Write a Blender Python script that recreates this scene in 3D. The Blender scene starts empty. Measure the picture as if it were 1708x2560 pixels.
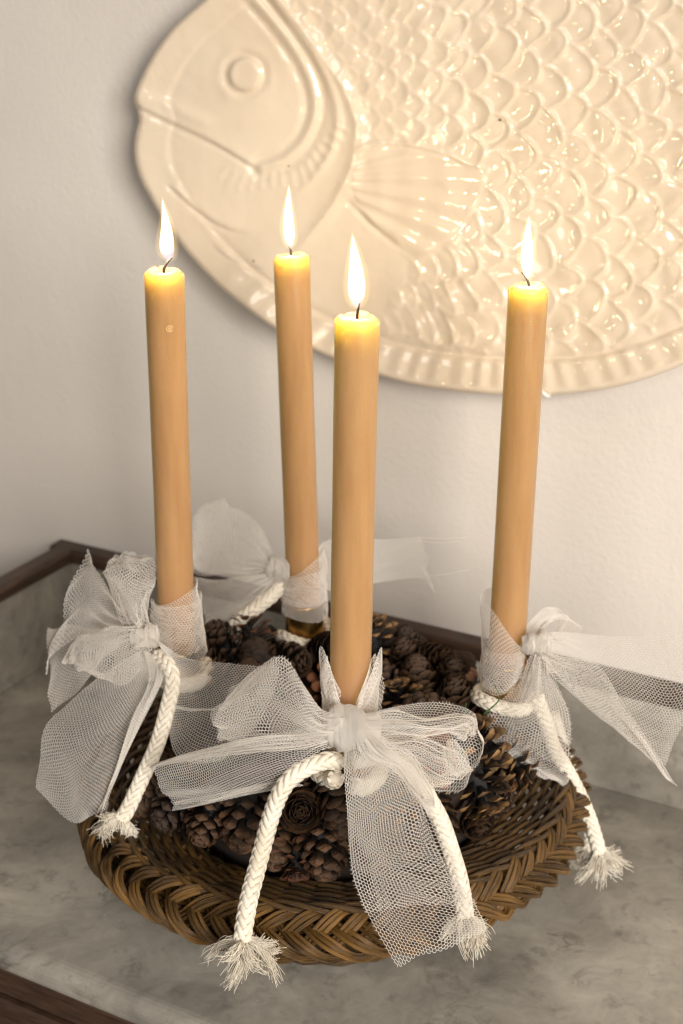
import bpy, math, random
import numpy as np
from mathutils import Matrix, Vector

random.seed(7)
rng = np.random.default_rng(7)
sc = bpy.context.scene
COL = sc.collection
PI = math.pi

# ------------------------------------------------------------------ camera
PITCH = math.radians(21.6)
CAM = np.array([0.0, 0.0, 0.56])
FPX = 50.0 / 36.0 * 2560.0
cd = bpy.data.cameras.new('camera')
cam = bpy.data.objects.new('camera', cd)
COL.objects.link(cam)
cam.location = CAM
cam.rotation_euler = (PI / 2 - PITCH, 0, 0)
cd.sensor_fit = 'VERTICAL'
cd.sensor_height = 36.0
cd.sensor_width = 24.0
cd.lens = 50.0
cd.clip_start = 0.02
cd.clip_end = 50
cd.dof.use_dof = True
cd.dof.focus_distance = 0.735
cd.dof.aperture_fstop = 9.0
sc.camera = cam

# ------------------------------------------------------------------ world, lamps, exposure
w = bpy.data.worlds.new('World')
sc.world = w
w.use_nodes = True
w.node_tree.nodes['Background'].inputs[0].default_value = (1.0, 0.95, 0.90, 1)
w.node_tree.nodes['Background'].inputs[1].default_value = 0.08


def area(name, loc, target, sx, sy, power, col):
    d = bpy.data.lights.new(name, 'AREA')
    d.shape = 'RECTANGLE'
    d.size = sx
    d.size_y = sy
    d.energy = power
    d.color = col
    o = bpy.data.objects.new(name, d)
    COL.objects.link(o)
    o.location = loc
    o.rotation_euler = (Vector(target) - Vector(loc)).to_track_quat('-Z', 'Y').to_euler()
    return o


area('window_light', (0.78, -1.15, 0.86), (0.02, 0.8, 0.22), 0.9, 0.8, 58.0, (1.0, 0.965, 0.92))
area('room_light', (-0.9, -1.1, 0.85), (-0.1, 0.8, 0.2), 0.8, 0.7, 9.0, (1.0, 0.96, 0.93))

sc.view_settings.view_transform = 'Standard'
sc.view_settings.look = 'None'
sc.view_settings.exposure = 0.13
sc.view_settings.gamma = 1.0
sc.render.engine = 'CYCLES'
sc.cycles.use_denoising = True
try:
    sc.cycles.denoiser = 'OPENIMAGEDENOISE'
    sc.cycles.denoising_input_passes = 'RGB_ALBEDO_NORMAL'
    sc.cycles.denoising_prefilter = 'ACCURATE'
except Exception:
    pass
sc.cycles.max_bounces = 10
sc.cycles.diffuse_bounces = 5
sc.cycles.glossy_bounces = 4
sc.cycles.transmission_bounces = 6
sc.cycles.transparent_max_bounces = 16
sc.cycles.sample_clamp_indirect = 6.0
sc.cycles.blur_glossy = 0.3
sc.cycles.filter_width = 1.3

CT, ST = math.cos(PITCH), math.sin(PITCH)


def ray(px, py):
    xr = (px - 854.0) / FPX
    v = (1280.0 - py) / FPX
    return np.array([xr, CT + v * ST, v * CT - ST])


def W(px, py, fwd):
    """point of the line of sight through photo pixel (1708x2560) at distance fwd (metres) in front"""
    d = ray(px, py)
    return CAM + d * (fwd / d[1])


def WZ(px, py, z):
    d = ray(px, py)
    return CAM + d * ((z - CAM[2]) / d[2])


YAW = math.radians(28.5)
U_ = np.array([math.cos(YAW), -math.sin(YAW), 0.0])      # along the wall, to the right
N_ = np.array([math.sin(YAW), math.cos(YAW), 0.0])       # into the wall
Z_ = np.array([0.0, 0.0, 1.0])


def WP(px, py, dist):
    """point on the plane parallel to the wall at distance dist"""
    d = ray(px, py)
    return CAM + d * (dist / d.dot(N_))


def S(r, g, b):
    f = lambda c: (c / 255 / 12.92) if c / 255 <= 0.04045 else ((c / 255 + 0.055) / 1.055) ** 2.4
    return (f(r), f(g), f(b), 1.0)


# ------------------------------------------------------------------ mesh helpers
_WLOC = {}


def link(o, parent=None):
    COL.objects.link(o)
    if parent is not None:
        o.parent = parent
    return o


def wloc(o):
    return _WLOC.get(o.name, np.zeros(3)) if o is not None else np.zeros(3)


def thing(name, loc, label, cat, group=None):
    o = bpy.data.objects.new(name, None)
    o.empty_display_size = 0.02
    o.location = loc
    link(o)
    _WLOC[o.name] = np.array(loc, float)
    o['label'] = label
    o['category'] = cat
    if group:
        o['group'] = group
    return o


class MB:
    def __init__(self):
        self.v, self.f, self.uv, self.at, self.n = [], [], [], [], 0

    def add(self, v, faces, uv=None, at=None):
        """v (N,3); faces list of (F,k) int arrays; uv list of (F,k,2); at (N,)"""
        v = np.asarray(v, float)
        for i, f in enumerate(faces):
            f = np.asarray(f, int)
            self.f.append(f + self.n)
            self.uv.append(np.zeros(f.shape + (2,)) if uv is None else uv[i])
        self.at.append(np.zeros(len(v)) if at is None else at)
        self.v.append(v)
        self.n += len(v)

    def mesh(self, name, off=np.zeros(3), smooth=True, mat=None, normals=None):
        v = np.concatenate(self.v) - off
        me = bpy.data.meshes.new(name)
        me.vertices.add(len(v))
        me.vertices.foreach_set('co', v.astype(np.float32).ravel())
        loops = np.concatenate([f.ravel() for f in self.f])
        tot = np.concatenate([np.full(len(f), f.shape[1]) for f in self.f])
        start = np.concatenate([[0], np.cumsum(tot)[:-1]])
        me.loops.add(len(loops))
        me.loops.foreach_set('vertex_index', loops.astype(np.int32))
        me.polygons.add(len(tot))
        me.polygons.foreach_set('loop_start', start.astype(np.int32))
        me.polygons.foreach_set('loop_total', tot.astype(np.int32))
        me.polygons.foreach_set('use_smooth', np.full(len(tot), smooth))
        me.update(calc_edges=True)
        uvl = me.uv_layers.new(name='UVMap')
        uvl.data.foreach_set('uv', np.concatenate([u.reshape(-1, 2) for u in self.uv]).astype(np.float32).ravel())
        a = me.attributes.new('tip', 'FLOAT', 'POINT')
        a.data.foreach_set('value', np.concatenate(self.at).astype(np.float32))
        if mat:
            me.materials.append(mat)
        if normals is not None:
            me.normals_split_custom_set_from_vertices(normals)
        return me

    def build(self, name, mat, parent=None, smooth=True, normals=None):
        off = wloc(parent)
        o = bpy.data.objects.new(name, self.mesh(name, off, smooth, mat, normals))
        link(o, parent)
        _WLOC[o.name] = off
        return o


def catmull(P, n, closed=False):
    P = np.asarray(P, float)
    if closed:
        Q = np.concatenate([P[-1:], P, P[:2]])
        m = len(P)
    else:
        Q = np.concatenate([2 * P[:1] - P[1:2], P, 2 * P[-1:] - P[-2:-1]])
        m = len(P) - 1
    t = np.linspace(0, m, n, endpoint=not closed)
    i = np.minimum(t.astype(int), m - 1)
    f = (t - i).reshape((-1,) + (1,) * (P.ndim - 1))
    a, b, c, d = Q[i], Q[i + 1], Q[i + 2], Q[i + 3]
    return 0.5 * ((2 * b) + (-a + c) * f + (2 * a - 5 * b + 4 * c - d) * f ** 2 + (-a + 3 * b - 3 * c + d) * f ** 3)


def resample(P, n):
    P = np.asarray(P, float)
    d = np.concatenate([[0], np.cumsum(np.linalg.norm(np.diff(P, axis=0), axis=1))])
    t = np.linspace(0, d[-1], n)
    return np.stack([np.interp(t, d, P[:, k]) for k in range(P.shape[1])], 1), d[-1]


def unit(a):
    return a / np.maximum(np.linalg.norm(a, axis=-1, keepdims=True), 1e-12)


def frames(P, closed=False, ref=None):
    """tangents and two normals along a polyline (parallel transport, or a reference normal)"""
    P = np.asarray(P)
    if closed:
        T = unit(np.roll(P, -1, 0) - np.roll(P, 1, 0))
    else:
        T = unit(np.gradient(P, axis=0))
    if ref is not None:
        A = unit(ref - (ref * T).sum(1, keepdims=True) * T)
    else:
        A = np.zeros_like(P)
        a = np.array([0, 0, 1.0]) if abs(T[0][2]) < 0.9 else np.array([1.0, 0, 0])
        for i in range(len(P)):
            a = a - a.dot(T[i]) * T[i]
            a = a / (np.linalg.norm(a) + 1e-12)
            A[i] = a
    return T, A, np.cross(T, A)


def tube(mb, P, r, sides=6, closed=False, ref=None, flat=1.0, caps=True, at=None, wid=None):
    """round or oval tube along P; r scalar or array; flat scales the ref axis"""
    P = np.asarray(P, float)
    n = len(P)
    r = np.broadcast_to(np.asarray(r, float), (n,))
    T, A, B = frames(P, closed, ref)
    ph = np.linspace(0, 2 * PI, sides, endpoint=False)
    V = P[:, None] + r[:, None, None] * (flat * np.cos(ph)[None, :, None] * A[:, None] + np.sin(ph)[None, :, None] * B[:, None])
    m = n if closed else n - 1
    i = np.arange(m)[:, None]
    j = np.arange(sides)[None]
    i2, j2 = (i + 1) % n, (j + 1) % sides
    F = np.stack([i * sides + j, i * sides + j2, i2 * sides + j2, i2 * sides + j], -1).reshape(-1, 4)
    L = np.concatenate([[0], np.cumsum(np.linalg.norm(np.diff(P, axis=0), axis=1))])
    if closed:
        L = np.concatenate([L, [L[-1] + np.linalg.norm(P[0] - P[-1])]])
    jj = np.broadcast_to(j, (m, sides)) / sides
    l0 = np.broadcast_to(L[:m][:, None], (m, sides))
    l1 = np.broadcast_to(L[1:m + 1][:, None], (m, sides))
    uv = np.stack([np.stack([jj, l0], -1), np.stack([jj + 1 / sides, l0], -1), np.stack([jj + 1 / sides, l1], -1), np.stack([jj, l1], -1)], 2).reshape(-1, 4, 2)
    fs, us = [F], [uv]
    if caps and not closed:
        fs.append(np.arange(sides)[None, ::-1])
        us.append(np.zeros((1, sides, 2)))
        fs.append(np.arange(sides)[None] + (n - 1) * sides)
        us.append(np.zeros((1, sides, 2)))
    a = None if at is None else np.repeat(np.broadcast_to(at, (n,)), sides)
    mb.add(V.reshape(-1, 3), fs, us, a)


def lathe(mb, prof, origin, axis=np.array([0, 0, 1.0]), seg=40):
    prof = np.asarray(prof, float)
    axis = axis / np.linalg.norm(axis)
    a = np.array([1.0, 0, 0]) - axis[0] * axis
    a /= np.linalg.norm(a)
    b = np.cross(axis, a)
    ph = np.linspace(0, 2 * PI, seg, endpoint=False)
    n = len(prof)
    V = origin + prof[:, 0][:, None, None] * (np.cos(ph)[None, :, None] * a + np.sin(ph)[None, :, None] * b) + prof[:, 1][:, None, None] * axis
    i = np.arange(n - 1)[:, None]
    j = np.arange(seg)[None]
    j2 = (j + 1) % seg
    F = np.stack([i * seg + j, i * seg + j2, (i + 1) * seg + j2, (i + 1) * seg + j], -1).reshape(-1, 4)
    jj = np.broadcast_to(j, (n - 1, seg)) / seg
    l0 = np.broadcast_to(prof[:-1, 1][:, None], (n - 1, seg))
    l1 = np.broadcast_to(prof[1:, 1][:, None], (n - 1, seg))
    uv = np.stack([np.stack([jj, l0], -1), np.stack([jj + 1 / seg, l0], -1), np.stack([jj + 1 / seg, l1], -1), np.stack([jj, l1], -1)], 2).reshape(-1, 4, 2)
    mb.add(V.reshape(-1, 3), [F], [uv])


def grid_faces(n, m):
    i = np.arange(n - 1)[:, None]
    j = np.arange(m - 1)[None]
    return np.stack([i * m + j, (i + 1) * m + j, (i + 1) * m + j + 1, i * m + j + 1], -1).reshape(-1, 4)


def sheet(mb, G):
    n, m = G.shape[:2]
    F = grid_faces(n, m)
    uu, vv = np.meshgrid(np.linspace(0, 1, n), np.linspace(0, 1, m), indexing='ij')
    uv = np.stack([uu.ravel(), vv.ravel()], -1)[F]
    mb.add(G.reshape(-1, 3), [F], [uv])


def prism(mb, prof, path_a, path_b, ua, ub):
    """extrude a closed 2-D profile (k,2) in the axes ua, ub from point path_a to path_b, capped"""
    prof = np.asarray(prof, float)
    k = len(prof)
    off = prof[:, :1] * ua + prof[:, 1:] * ub
    V = np.concatenate([path_a + off, path_b + off])
    j = np.arange(k)
    j2 = (j + 1) % k
    mb.add(V, [np.stack([j, j2, j2 + k, j + k], -1), j[None, ::-1], j[None] + k])


# ------------------------------------------------------------------ materials
def mat(name):
    m = bpy.data.materials.new(name)
    m.use_nodes = True
    nt = m.node_tree
    return m, nt, nt.nodes['Principled BSDF']


def N(nt, typ, **kw):
    n = nt.nodes.new(typ)
    for k, v in kw.items():
        if k.startswith('i_'):
            n.inputs[int(k[2:]) if k[2:].isdigit() else k[2:].replace('_', ' ')].default_value = v
        else:
            setattr(n, k, v)
    return n


def noise(nt, vec, scale, detail=3, rough=0.55):
    n = N(nt, 'ShaderNodeTexNoise')
    n.inputs['Scale'].default_value = scale
    n.inputs['Detail'].default_value = detail
    n.inputs['Roughness'].default_value = rough
    if vec is not None:
        nt.links.new(vec, n.inputs['Vector'])
    return n


def ramp(nt, fac, stops):
    r = N(nt, 'ShaderNodeValToRGB')
    el = r.color_ramp.elements
    el[0].position, el[0].color = stops[0]
    el[1].position, el[1].color = stops[-1]
    for p, c in stops[1:-1]:
        e = el.new(p)
        e.color = c
    nt.links.new(fac, r.inputs[0])
    return r


def bump(nt, b, h, strength, dist):
    n = N(nt, 'ShaderNodeBump')
    n.inputs['Strength'].default_value = strength
    n.inputs['Distance'].default_value = dist
    nt.links.new(h, n.inputs['Height'])
    nt.links.new(n.outputs[0], b.inputs['Normal'])
    return n


def coords(nt, which='Object', scale=None):
    t = N(nt, 'ShaderNodeTexCoord')
    o = t.outputs[which]
    if scale:
        mp = N(nt, 'ShaderNodeMapping')
        mp.inputs['Scale'].default_value = scale
        nt.links.new(o, mp.inputs[0])
        o = mp.outputs[0]
    return o


def m_wall():
    m, nt, b = mat('wall_paint')
    c = coords(nt)
    n1 = noise(nt, c, 3.5, 3)
    r = ramp(nt, n1.outputs[0], [(0.3, S(218, 207, 194)), (0.7, S(227, 217, 205))])
    nt.links.new(r.outputs[0], b.inputs['Base Color'])
    b.inputs['Roughness'].default_value = 0.75
    n2 = noise(nt, c, 240, 4, 0.6)
    n3 = noise(nt, c, 38, 3, 0.5)
    mx = N(nt, 'ShaderNodeMath', operation='ADD')
    nt.links.new(n2.outputs[0], mx.inputs[0])
    nt.links.new(n3.outputs[0], mx.inputs[1])
    bump(nt, b, mx.outputs[0], 0.35, 0.0012)
    return m


def m_marble():
    m, nt, b = mat('grey_marble')
    c = coords(nt)
    d = noise(nt, c, 7, 4)
    mxv = N(nt, 'ShaderNodeVectorMath', operation='MULTIPLY_ADD')
    nt.links.new(d.outputs['Color'], mxv.inputs[0])
    mxv.inputs[1].default_value = (0.14, 0.14, 0.14)
    nt.links.new(c, mxv.inputs[2])
    base = noise(nt, mxv.outputs[0], 11, 7, 0.68)
    r1 = ramp(nt, base.outputs[0], [(0.30, S(108, 102, 93)), (0.48, S(143, 136, 124)), (0.68, S(178, 170, 155))])
    # veins: thin dark lines where a warped noise passes its middle
    vn = noise(nt, mxv.outputs[0], 9, 5, 0.6)
    sub = N(nt, 'ShaderNodeMath', operation='SUBTRACT')
    sub.inputs[1].default_value = 0.5
    nt.links.new(vn.outputs[0], sub.inputs[0])
    ab = N(nt, 'ShaderNodeMath', operation='ABSOLUTE')
    nt.links.new(sub.outputs[0], ab.inputs[0])
    r2 = ramp(nt, ab.outputs[0], [(0.0, (1, 1, 1, 1)), (0.014, (0, 0, 0, 1))])
    msk = noise(nt, c, 14, 3)
    r3 = ramp(nt, msk.outputs[0], [(0.46, (0, 0, 0, 1)), (0.72, (0.9, 0.9, 0.9, 1))])
    mm = N(nt, 'ShaderNodeMath', operation='MULTIPLY')
    nt.links.new(r2.outputs[0], mm.inputs[0])
    nt.links.new(r3.outputs[0], mm.inputs[1])
    blot = noise(nt, c, 52, 5, 0.7)
    r4 = ramp(nt, blot.outputs[0], [(0.56, (0, 0, 0, 1)), (0.74, (0.75, 0.75, 0.75, 1))])
    mxm = N(nt, 'ShaderNodeMath', operation='MAXIMUM')
    nt.links.new(mm.outputs[0], mxm.inputs[0])
    nt.links.new(r4.outputs[0], mxm.inputs[1])
    mix = N(nt, 'ShaderNodeMix', data_type='RGBA')
    nt.links.new(mxm.outputs[0], mix.inputs[0])
    nt.links.new(r1.outputs[0], mix.inputs[6])
    mix.inputs[7].default_value = S(90, 84, 76)
    nt.links.new(mix.outputs[2], b.inputs['Base Color'])
    rr = ramp(nt, noise(nt, c, 20, 3).outputs[0], [(0.3, (0.3, 0.3, 0.3, 1)), (0.7, (0.46, 0.46, 0.46, 1))])
    nt.links.new(rr.outputs[0], b.inputs['Roughness'])
    bump(nt, b, noise(nt, c, 130, 3).outputs[0], 0.12, 0.0008)
    return m


def m_wood():
    m, nt, b = mat('dark_stained_wood')
    c = coords(nt, 'Object', (6, 6, 60))
    n1 = noise(nt, c, 5, 5, 0.6)
    r = ramp(nt, n1.outputs[0], [(0.3, S(44, 31, 22)), (0.7, S(82, 59, 44))])
    nt.links.new(r.outputs[0], b.inputs['Base Color'])
    b.inputs['Roughness'].default_value = 0.42
    bump(nt, b, n1.outputs[0], 0.25, 0.0008)
    return m


def m_ceramic():
    m, nt, b = mat('cream_glazed_ceramic')
    c = coords(nt)
    n1 = noise(nt, c, 9, 3)
    r = ramp(nt, n1.outputs[0], [(0.3, S(216, 195, 169)), (0.7, S(224, 206, 182))])
    sp = noise(nt, c, 160, 1)
    r2 = ramp(nt, sp.outputs[0], [(0.795, (0, 0, 0, 1)), (0.82, (0.7, 0.7, 0.7, 1))])
    mix = N(nt, 'ShaderNodeMix', data_type='RGBA')
    nt.links.new(r2.outputs[0], mix.inputs[0])
    nt.links.new(r.outputs[0], mix.inputs[6])
    mix.inputs[7].default_value = S(150, 118, 84)
    nt.links.new(mix.outputs[2], b.inputs['Base Color'])
    b.inputs['Roughness'].default_value = 0.06
    b.inputs['IOR'].default_value = 1.52
    bump(nt, b, noise(nt, c, 80, 1.5, 0.45).outputs[0], 0.30, 0.0026)
    return m


def m_wax():
    m, nt, b = mat('caramel_beeswax')
    c = coords(nt)
    n1 = noise(nt, coords(nt, 'Object', (1, 1, 0.12)), 130, 3)
    r = ramp(nt, n1.outputs[0], [(0.3, S(162, 119, 83)), (0.7, S(174, 132, 95))])
    nt.links.new(r.outputs[0], b.inputs['Base Color'])
    b.inputs['Roughness'].default_value = 0.28
    b.inputs['IOR'].default_value = 1.44
    b.subsurface_method = 'RANDOM_WALK'
    b.inputs['Subsurface Weight'].default_value = 1.0
    b.inputs['Subsurface Radius'].default_value = (4.2, 5.8, 2.0)
    b.inputs['Subsurface Scale'].default_value = 0.010
    n2 = noise(nt, c, 700, 3)
    n3 = noise(nt, coords(nt, 'Object', (1, 1, 3)), 60, 3)
    mx = N(nt, 'ShaderNodeMath', operation='ADD')
    nt.links.new(n2.outputs[0], mx.inputs[0])
    nt.links.new(n3.outputs[0], mx.inputs[1])
    bump(nt, b, mx.outputs[0], 0.28, 0.0007)
    return m


def m_plain(name, col, rough=0.6, metal=0.0):
    m, nt, b = mat(name)
    b.inputs['Base Color'].default_value = col
    b.inputs['Roughness'].default_value = rough
    b.inputs['Metallic'].default_value = metal
    n = noise(nt, coords(nt), 400, 3)
    bump(nt, b, n.outputs[0], 0.2, 0.0004)
    return m


def m_brass():
    m, nt, b = mat('aged_brass')
    n = noise(nt, coords(nt), 90, 4)
    r = ramp(nt, n.outputs[0], [(0.35, S(120, 88, 44)), (0.65, S(190, 150, 84))])
    nt.links.new(r.outputs[0], b.inputs['Base Color'])
    b.inputs['Metallic'].default_value = 1.0
    b.inputs['Roughness'].default_value = 0.3
    return m


def m_fibre(name, c0, c1, rough, su, sv, bstr, bdist, vary=0.32):
    """streaky fibre along a tube's length: UV u runs round, v runs along in metres"""
    m, nt, b = mat(name)
    uv = coords(nt, 'UV', (su, sv, 1))
    oi = N(nt, 'ShaderNodeObjectInfo')
    add = N(nt, 'ShaderNodeVectorMath', operation='ADD')
    nt.links.new(uv, add.inputs[0])
    mul = N(nt, 'ShaderNodeMath', operation='MULTIPLY')
    mul.inputs[1].default_value = 37.0
    nt.links.new(oi.outputs['Random'], mul.inputs[0])
    nt.links.new(mul.outputs[0], add.inputs[1])
    n1 = noise(nt, add.outputs[0], 1.0, 4, 0.6)
    n2 = noise(nt, coords(nt), 35, 3)
    a = N(nt, 'ShaderNodeMath', operation='MULTIPLY_ADD')
    a.inputs[1].default_value = 0.55
    nt.links.new(n2.outputs[0], a.inputs[0])
    h = N(nt, 'ShaderNodeMath', operation='MULTIPLY')
    h.inputs[1].default_value = 0.6
    nt.links.new(n1.outputs[0], h.inputs[0])
    nt.links.new(h.outputs[0], a.inputs[2])
    r = ramp(nt, a.outputs[0], [(0.4, c0), (0.74, c1)])
    hs = N(nt, 'ShaderNodeHueSaturation')
    vr = N(nt, 'ShaderNodeMapRange')
    vr.inputs[3].default_value = 1.0 - vary
    vr.inputs[4].default_value = 1.0 + vary
    nt.links.new(oi.outputs['Random'], vr.inputs[0])
    nt.links.new(vr.outputs[0], hs.inputs['Value'])
    nt.links.new(r.outputs[0], hs.inputs['Color'])
    nt.links.new(hs.outputs[0], b.inputs['Base Color'])
    b.inputs['Roughness'].default_value = rough
    bump(nt, b, n1.outputs[0], bstr, bdist)
    return m


def m_tulle():
    m, nt, b = mat('ivory_tulle_thread')
    out = nt.nodes['Material Output']
    b.inputs['Base Color'].default_value = S(252, 246, 237)
    b.inputs['Roughness'].default_value = 0.5
    t = N(nt, 'ShaderNodeBsdfTranslucent')
    t.inputs[0].default_value = S(252, 245, 234)
    mx = N(nt, 'ShaderNodeMixShader')
    mx.inputs[0].default_value = 0.35
    nt.links.new(b.outputs[0], mx.inputs[1])
    nt.links.new(t.outputs[0], mx.inputs[2])
    nt.links.new(mx.outputs[0], out.inputs[0])
    return m


def m_cone(name, dark, mid, tip, hi=0.86):
    m, nt, b = mat(name)
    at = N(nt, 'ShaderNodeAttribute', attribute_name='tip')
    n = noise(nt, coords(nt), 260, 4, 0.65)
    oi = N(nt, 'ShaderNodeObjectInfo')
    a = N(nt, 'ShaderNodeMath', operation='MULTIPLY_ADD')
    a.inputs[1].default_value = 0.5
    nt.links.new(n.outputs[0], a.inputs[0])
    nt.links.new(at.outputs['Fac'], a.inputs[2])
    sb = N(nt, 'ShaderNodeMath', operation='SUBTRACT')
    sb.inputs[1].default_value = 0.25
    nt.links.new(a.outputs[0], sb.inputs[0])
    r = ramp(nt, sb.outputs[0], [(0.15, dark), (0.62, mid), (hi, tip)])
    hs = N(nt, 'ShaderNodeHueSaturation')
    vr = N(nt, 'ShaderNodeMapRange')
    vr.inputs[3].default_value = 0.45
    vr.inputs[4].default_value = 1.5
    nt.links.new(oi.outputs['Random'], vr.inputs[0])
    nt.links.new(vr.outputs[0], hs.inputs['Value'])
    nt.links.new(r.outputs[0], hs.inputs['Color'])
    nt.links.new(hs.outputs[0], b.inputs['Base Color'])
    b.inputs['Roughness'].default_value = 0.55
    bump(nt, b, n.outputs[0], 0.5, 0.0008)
    return m


def m_flame():
    """glowing gas: adds light and lets what is behind show through; brightest where one looks through most of it"""
    m, nt, b = mat('candle_flame')
    out = nt.nodes['Material Output']
    nt.nodes.remove(b)
    at = N(nt, 'ShaderNodeAttribute', attribute_name='tip')     # 0 base .. 1 point of the flame
    em = N(nt, 'ShaderNodeEmission')
    r = ramp(nt, at.outputs['Fac'], [(0.0, (0.25, 0.35, 1.0, 1)), (0.12, (0.55, 0.5, 0.75, 1)), (0.28, (1.0, 0.74, 0.34, 1)), (0.75, (1.0, 0.74, 0.34, 1)), (1.0, (1.0, 0.62, 0.2, 1))])
    nt.links.new(r.outputs[0], em.inputs[0])
    st = ramp(nt, at.outputs['Fac'], [(0.0, (0.03, 0.03, 0.03, 1)), (0.14, (0.06, 0.06, 0.06, 1)), (0.34, (0.8, 0.8, 0.8, 1)), (0.65, (1, 1, 1, 1)), (1.0, (0.5, 0.5, 0.5, 1))])
    lw = N(nt, 'ShaderNodeLayerWeight')
    lw.inputs['Blend'].default_value = 0.5
    op = ramp(nt, lw.outputs['Facing'], [(0.0, (1, 1, 1, 1)), (0.4, (0.6, 0.6, 0.6, 1)), (0.7, (0.14, 0.14, 0.14, 1)), (0.9, (0.03, 0.03, 0.03, 1)), (1.0, (0.0, 0.0, 0.0, 1))])
    mo = N(nt, 'ShaderNodeMath', operation='MULTIPLY')
    nt.links.new(op.outputs[0], mo.inputs[0])
    nt.links.new(st.outputs[0], mo.inputs[1])
    ml = N(nt, 'ShaderNodeMath', operation='MULTIPLY')
    ml.inputs[1].default_value = FLAME
    nt.links.new(mo.outputs[0], ml.inputs[0])
    gt = N(nt, 'ShaderNodeMapRange')                     # values above 1.5 mark the faint outer shell imitating lens glow
    for k_, v_ in ((1, 1.4), (2, 1.6), (3, 1.0), (4, 0.055)):
        gt.inputs[k_].default_value = v_
    nt.links.new(at.outputs['Fac'], gt.inputs[0])
    m2 = N(nt, 'ShaderNodeMath', operation='MULTIPLY')
    nt.links.new(ml.outputs[0], m2.inputs[0])
    nt.links.new(gt.outputs[0], m2.inputs[1])
    ml = m2
    nt.links.new(ml.outputs[0], em.inputs[1])
    tr = N(nt, 'ShaderNodeBsdfTransparent')
    mx = N(nt, 'ShaderNodeAddShader')
    nt.links.new(em.outputs[0], mx.inputs[0])
    nt.links.new(tr.outputs[0], mx.inputs[1])
    nt.links.new(mx.outputs[0], out.inputs[0])
    return m


FLAME = 6.0
CANDLE_W = 0.115
M_WALL, M_MARBLE, M_WOOD, M_CER, M_WAX, M_BRASS, M_TULLE = m_wall(), m_marble(), m_wood(), m_ceramic(), m_wax(), m_brass(), m_tulle()
M_WICK = m_plain('charred_wick', S(24, 17, 14), 0.9)
M_FLAME = m_flame()
M_WICKER = m_fibre('brown_wicker', S(42, 28, 11), S(142, 103, 50), 0.36, 34, 22, 1.0, 0.0011)
M_WICKER2 = m_fibre('dark_wicker', S(30, 20, 7), S(102, 73, 33), 0.42, 30, 22, 1.0, 0.0010)
M_ROPE = m_fibre('cotton_rope_yarn', S(206, 192, 168), S(238, 229, 212), 0.8, 6, 60, 0.7, 0.0006, 0.04)
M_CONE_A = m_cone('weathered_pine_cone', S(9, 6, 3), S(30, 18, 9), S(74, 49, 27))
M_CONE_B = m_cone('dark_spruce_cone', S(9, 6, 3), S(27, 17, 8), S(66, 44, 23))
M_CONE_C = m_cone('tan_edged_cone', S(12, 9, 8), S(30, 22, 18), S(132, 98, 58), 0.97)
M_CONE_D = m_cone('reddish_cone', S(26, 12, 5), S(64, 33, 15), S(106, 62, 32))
M_STRAW = m_plain('dark_straw', S(40, 27, 16), 0.9)
M_GREEN = m_plain('green_needle', S(70, 98, 44), 0.5)
M_MARK = m_plain('pressed_wax_mark', S(232, 200, 150), 0.4)

# ------------------------------------------------------------------ wall and washstand
D_SPL, D_WALL, D_SIDE, D_FRONT = 0.859, 0.871, -0.726, 0.517
Z_TRIM = 0.086
q = lambda u, d, z: U_ * u + N_ * d + Z_ * z       # plan coordinates of the washstand: along, deep, up

mb = MB()
G = np.array([[q(u, D_WALL, z) for z in np.linspace(-1.0, 1.9, 12)] for u in np.linspace(-2.2, 2.2, 12)])
sheet(mb, G)
wall = mb.build('wall', M_WALL)
wall['kind'] = 'structure'
mb = MB()
G = np.array([[q(u, d, -0.85) for d in np.linspace(-2.5, 0.8705, 6)] for u in np.linspace(-2.2, 2.2, 6)])
sheet(mb, G[:, ::-1])
floor = mb.build('floor', m_plain('dull_floor', S(92, 84, 76), 0.6))
floor['kind'] = 'structure'

UL, UR = D_SIDE, 0.75
stand = thing('washstand', q(0.0, 0.69, -0.85), 'dark wooden washstand with a grey veined marble top and trimmed marble splashback', 'washstand')


def rounded_slab(u0, u1, d0, d1, z0, z1, r, name, m, parent):
    """slab with a rounded front top edge (front = small d)"""
    mb = MB()
    arc = [(d0 + r - r * math.cos(t), z1 - r + r * math.sin(t)) for t in np.linspace(0, PI / 2, 7)]
    arc2 = [(d0 + r * 0.6 - r * 0.6 * math.cos(t), z0 + r * 0.6 - r * 0.6 * math.sin(t)) for t in np.linspace(PI / 2, 0, 5)]
    prof = arc2 + arc + [(d1, z1), (d1, z0)]
    prism(mb, prof, U_ * u0, U_ * u1, N_, Z_)
    o = mb.build(name, m, parent, smooth=False)
    return o


rounded_slab(UL - 0.02, UR, D_FRONT, D_SPL + 0.010, -0.019, 0.0, 0.0095, 'marble_top', M_MARBLE, stand)


def box(name, m, parent, u0, u1, d0, d1, z0, z1, bev=0.0):
    mb = MB()
    b = bev
    prof = [(d0 + b, z0), (d1 - b, z0), (d1, z0 + b), (d1, z1 - b), (d1 - b, z1), (d0 + b, z1), (d0, z1 - b), (d0, z0 + b)] if b else [(d0, z0), (d1, z0), (d1, z1), (d0, z1)]
    prism(mb, prof, U_ * u0, U_ * u1, N_, Z_)
    return mb.build(name, m, parent, smooth=False)


box('back_splash', M_MARBLE, stand, UL, UR, D_SPL, D_SPL + 0.010, 0.0005, Z_TRIM - 0.0072)
box('side_splash', M_MARBLE, stand, UL - 0.018, UL - 0.0005, 0.60, D_SPL + 0.0095, 0.0005, Z_TRIM - 0.0072)
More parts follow.
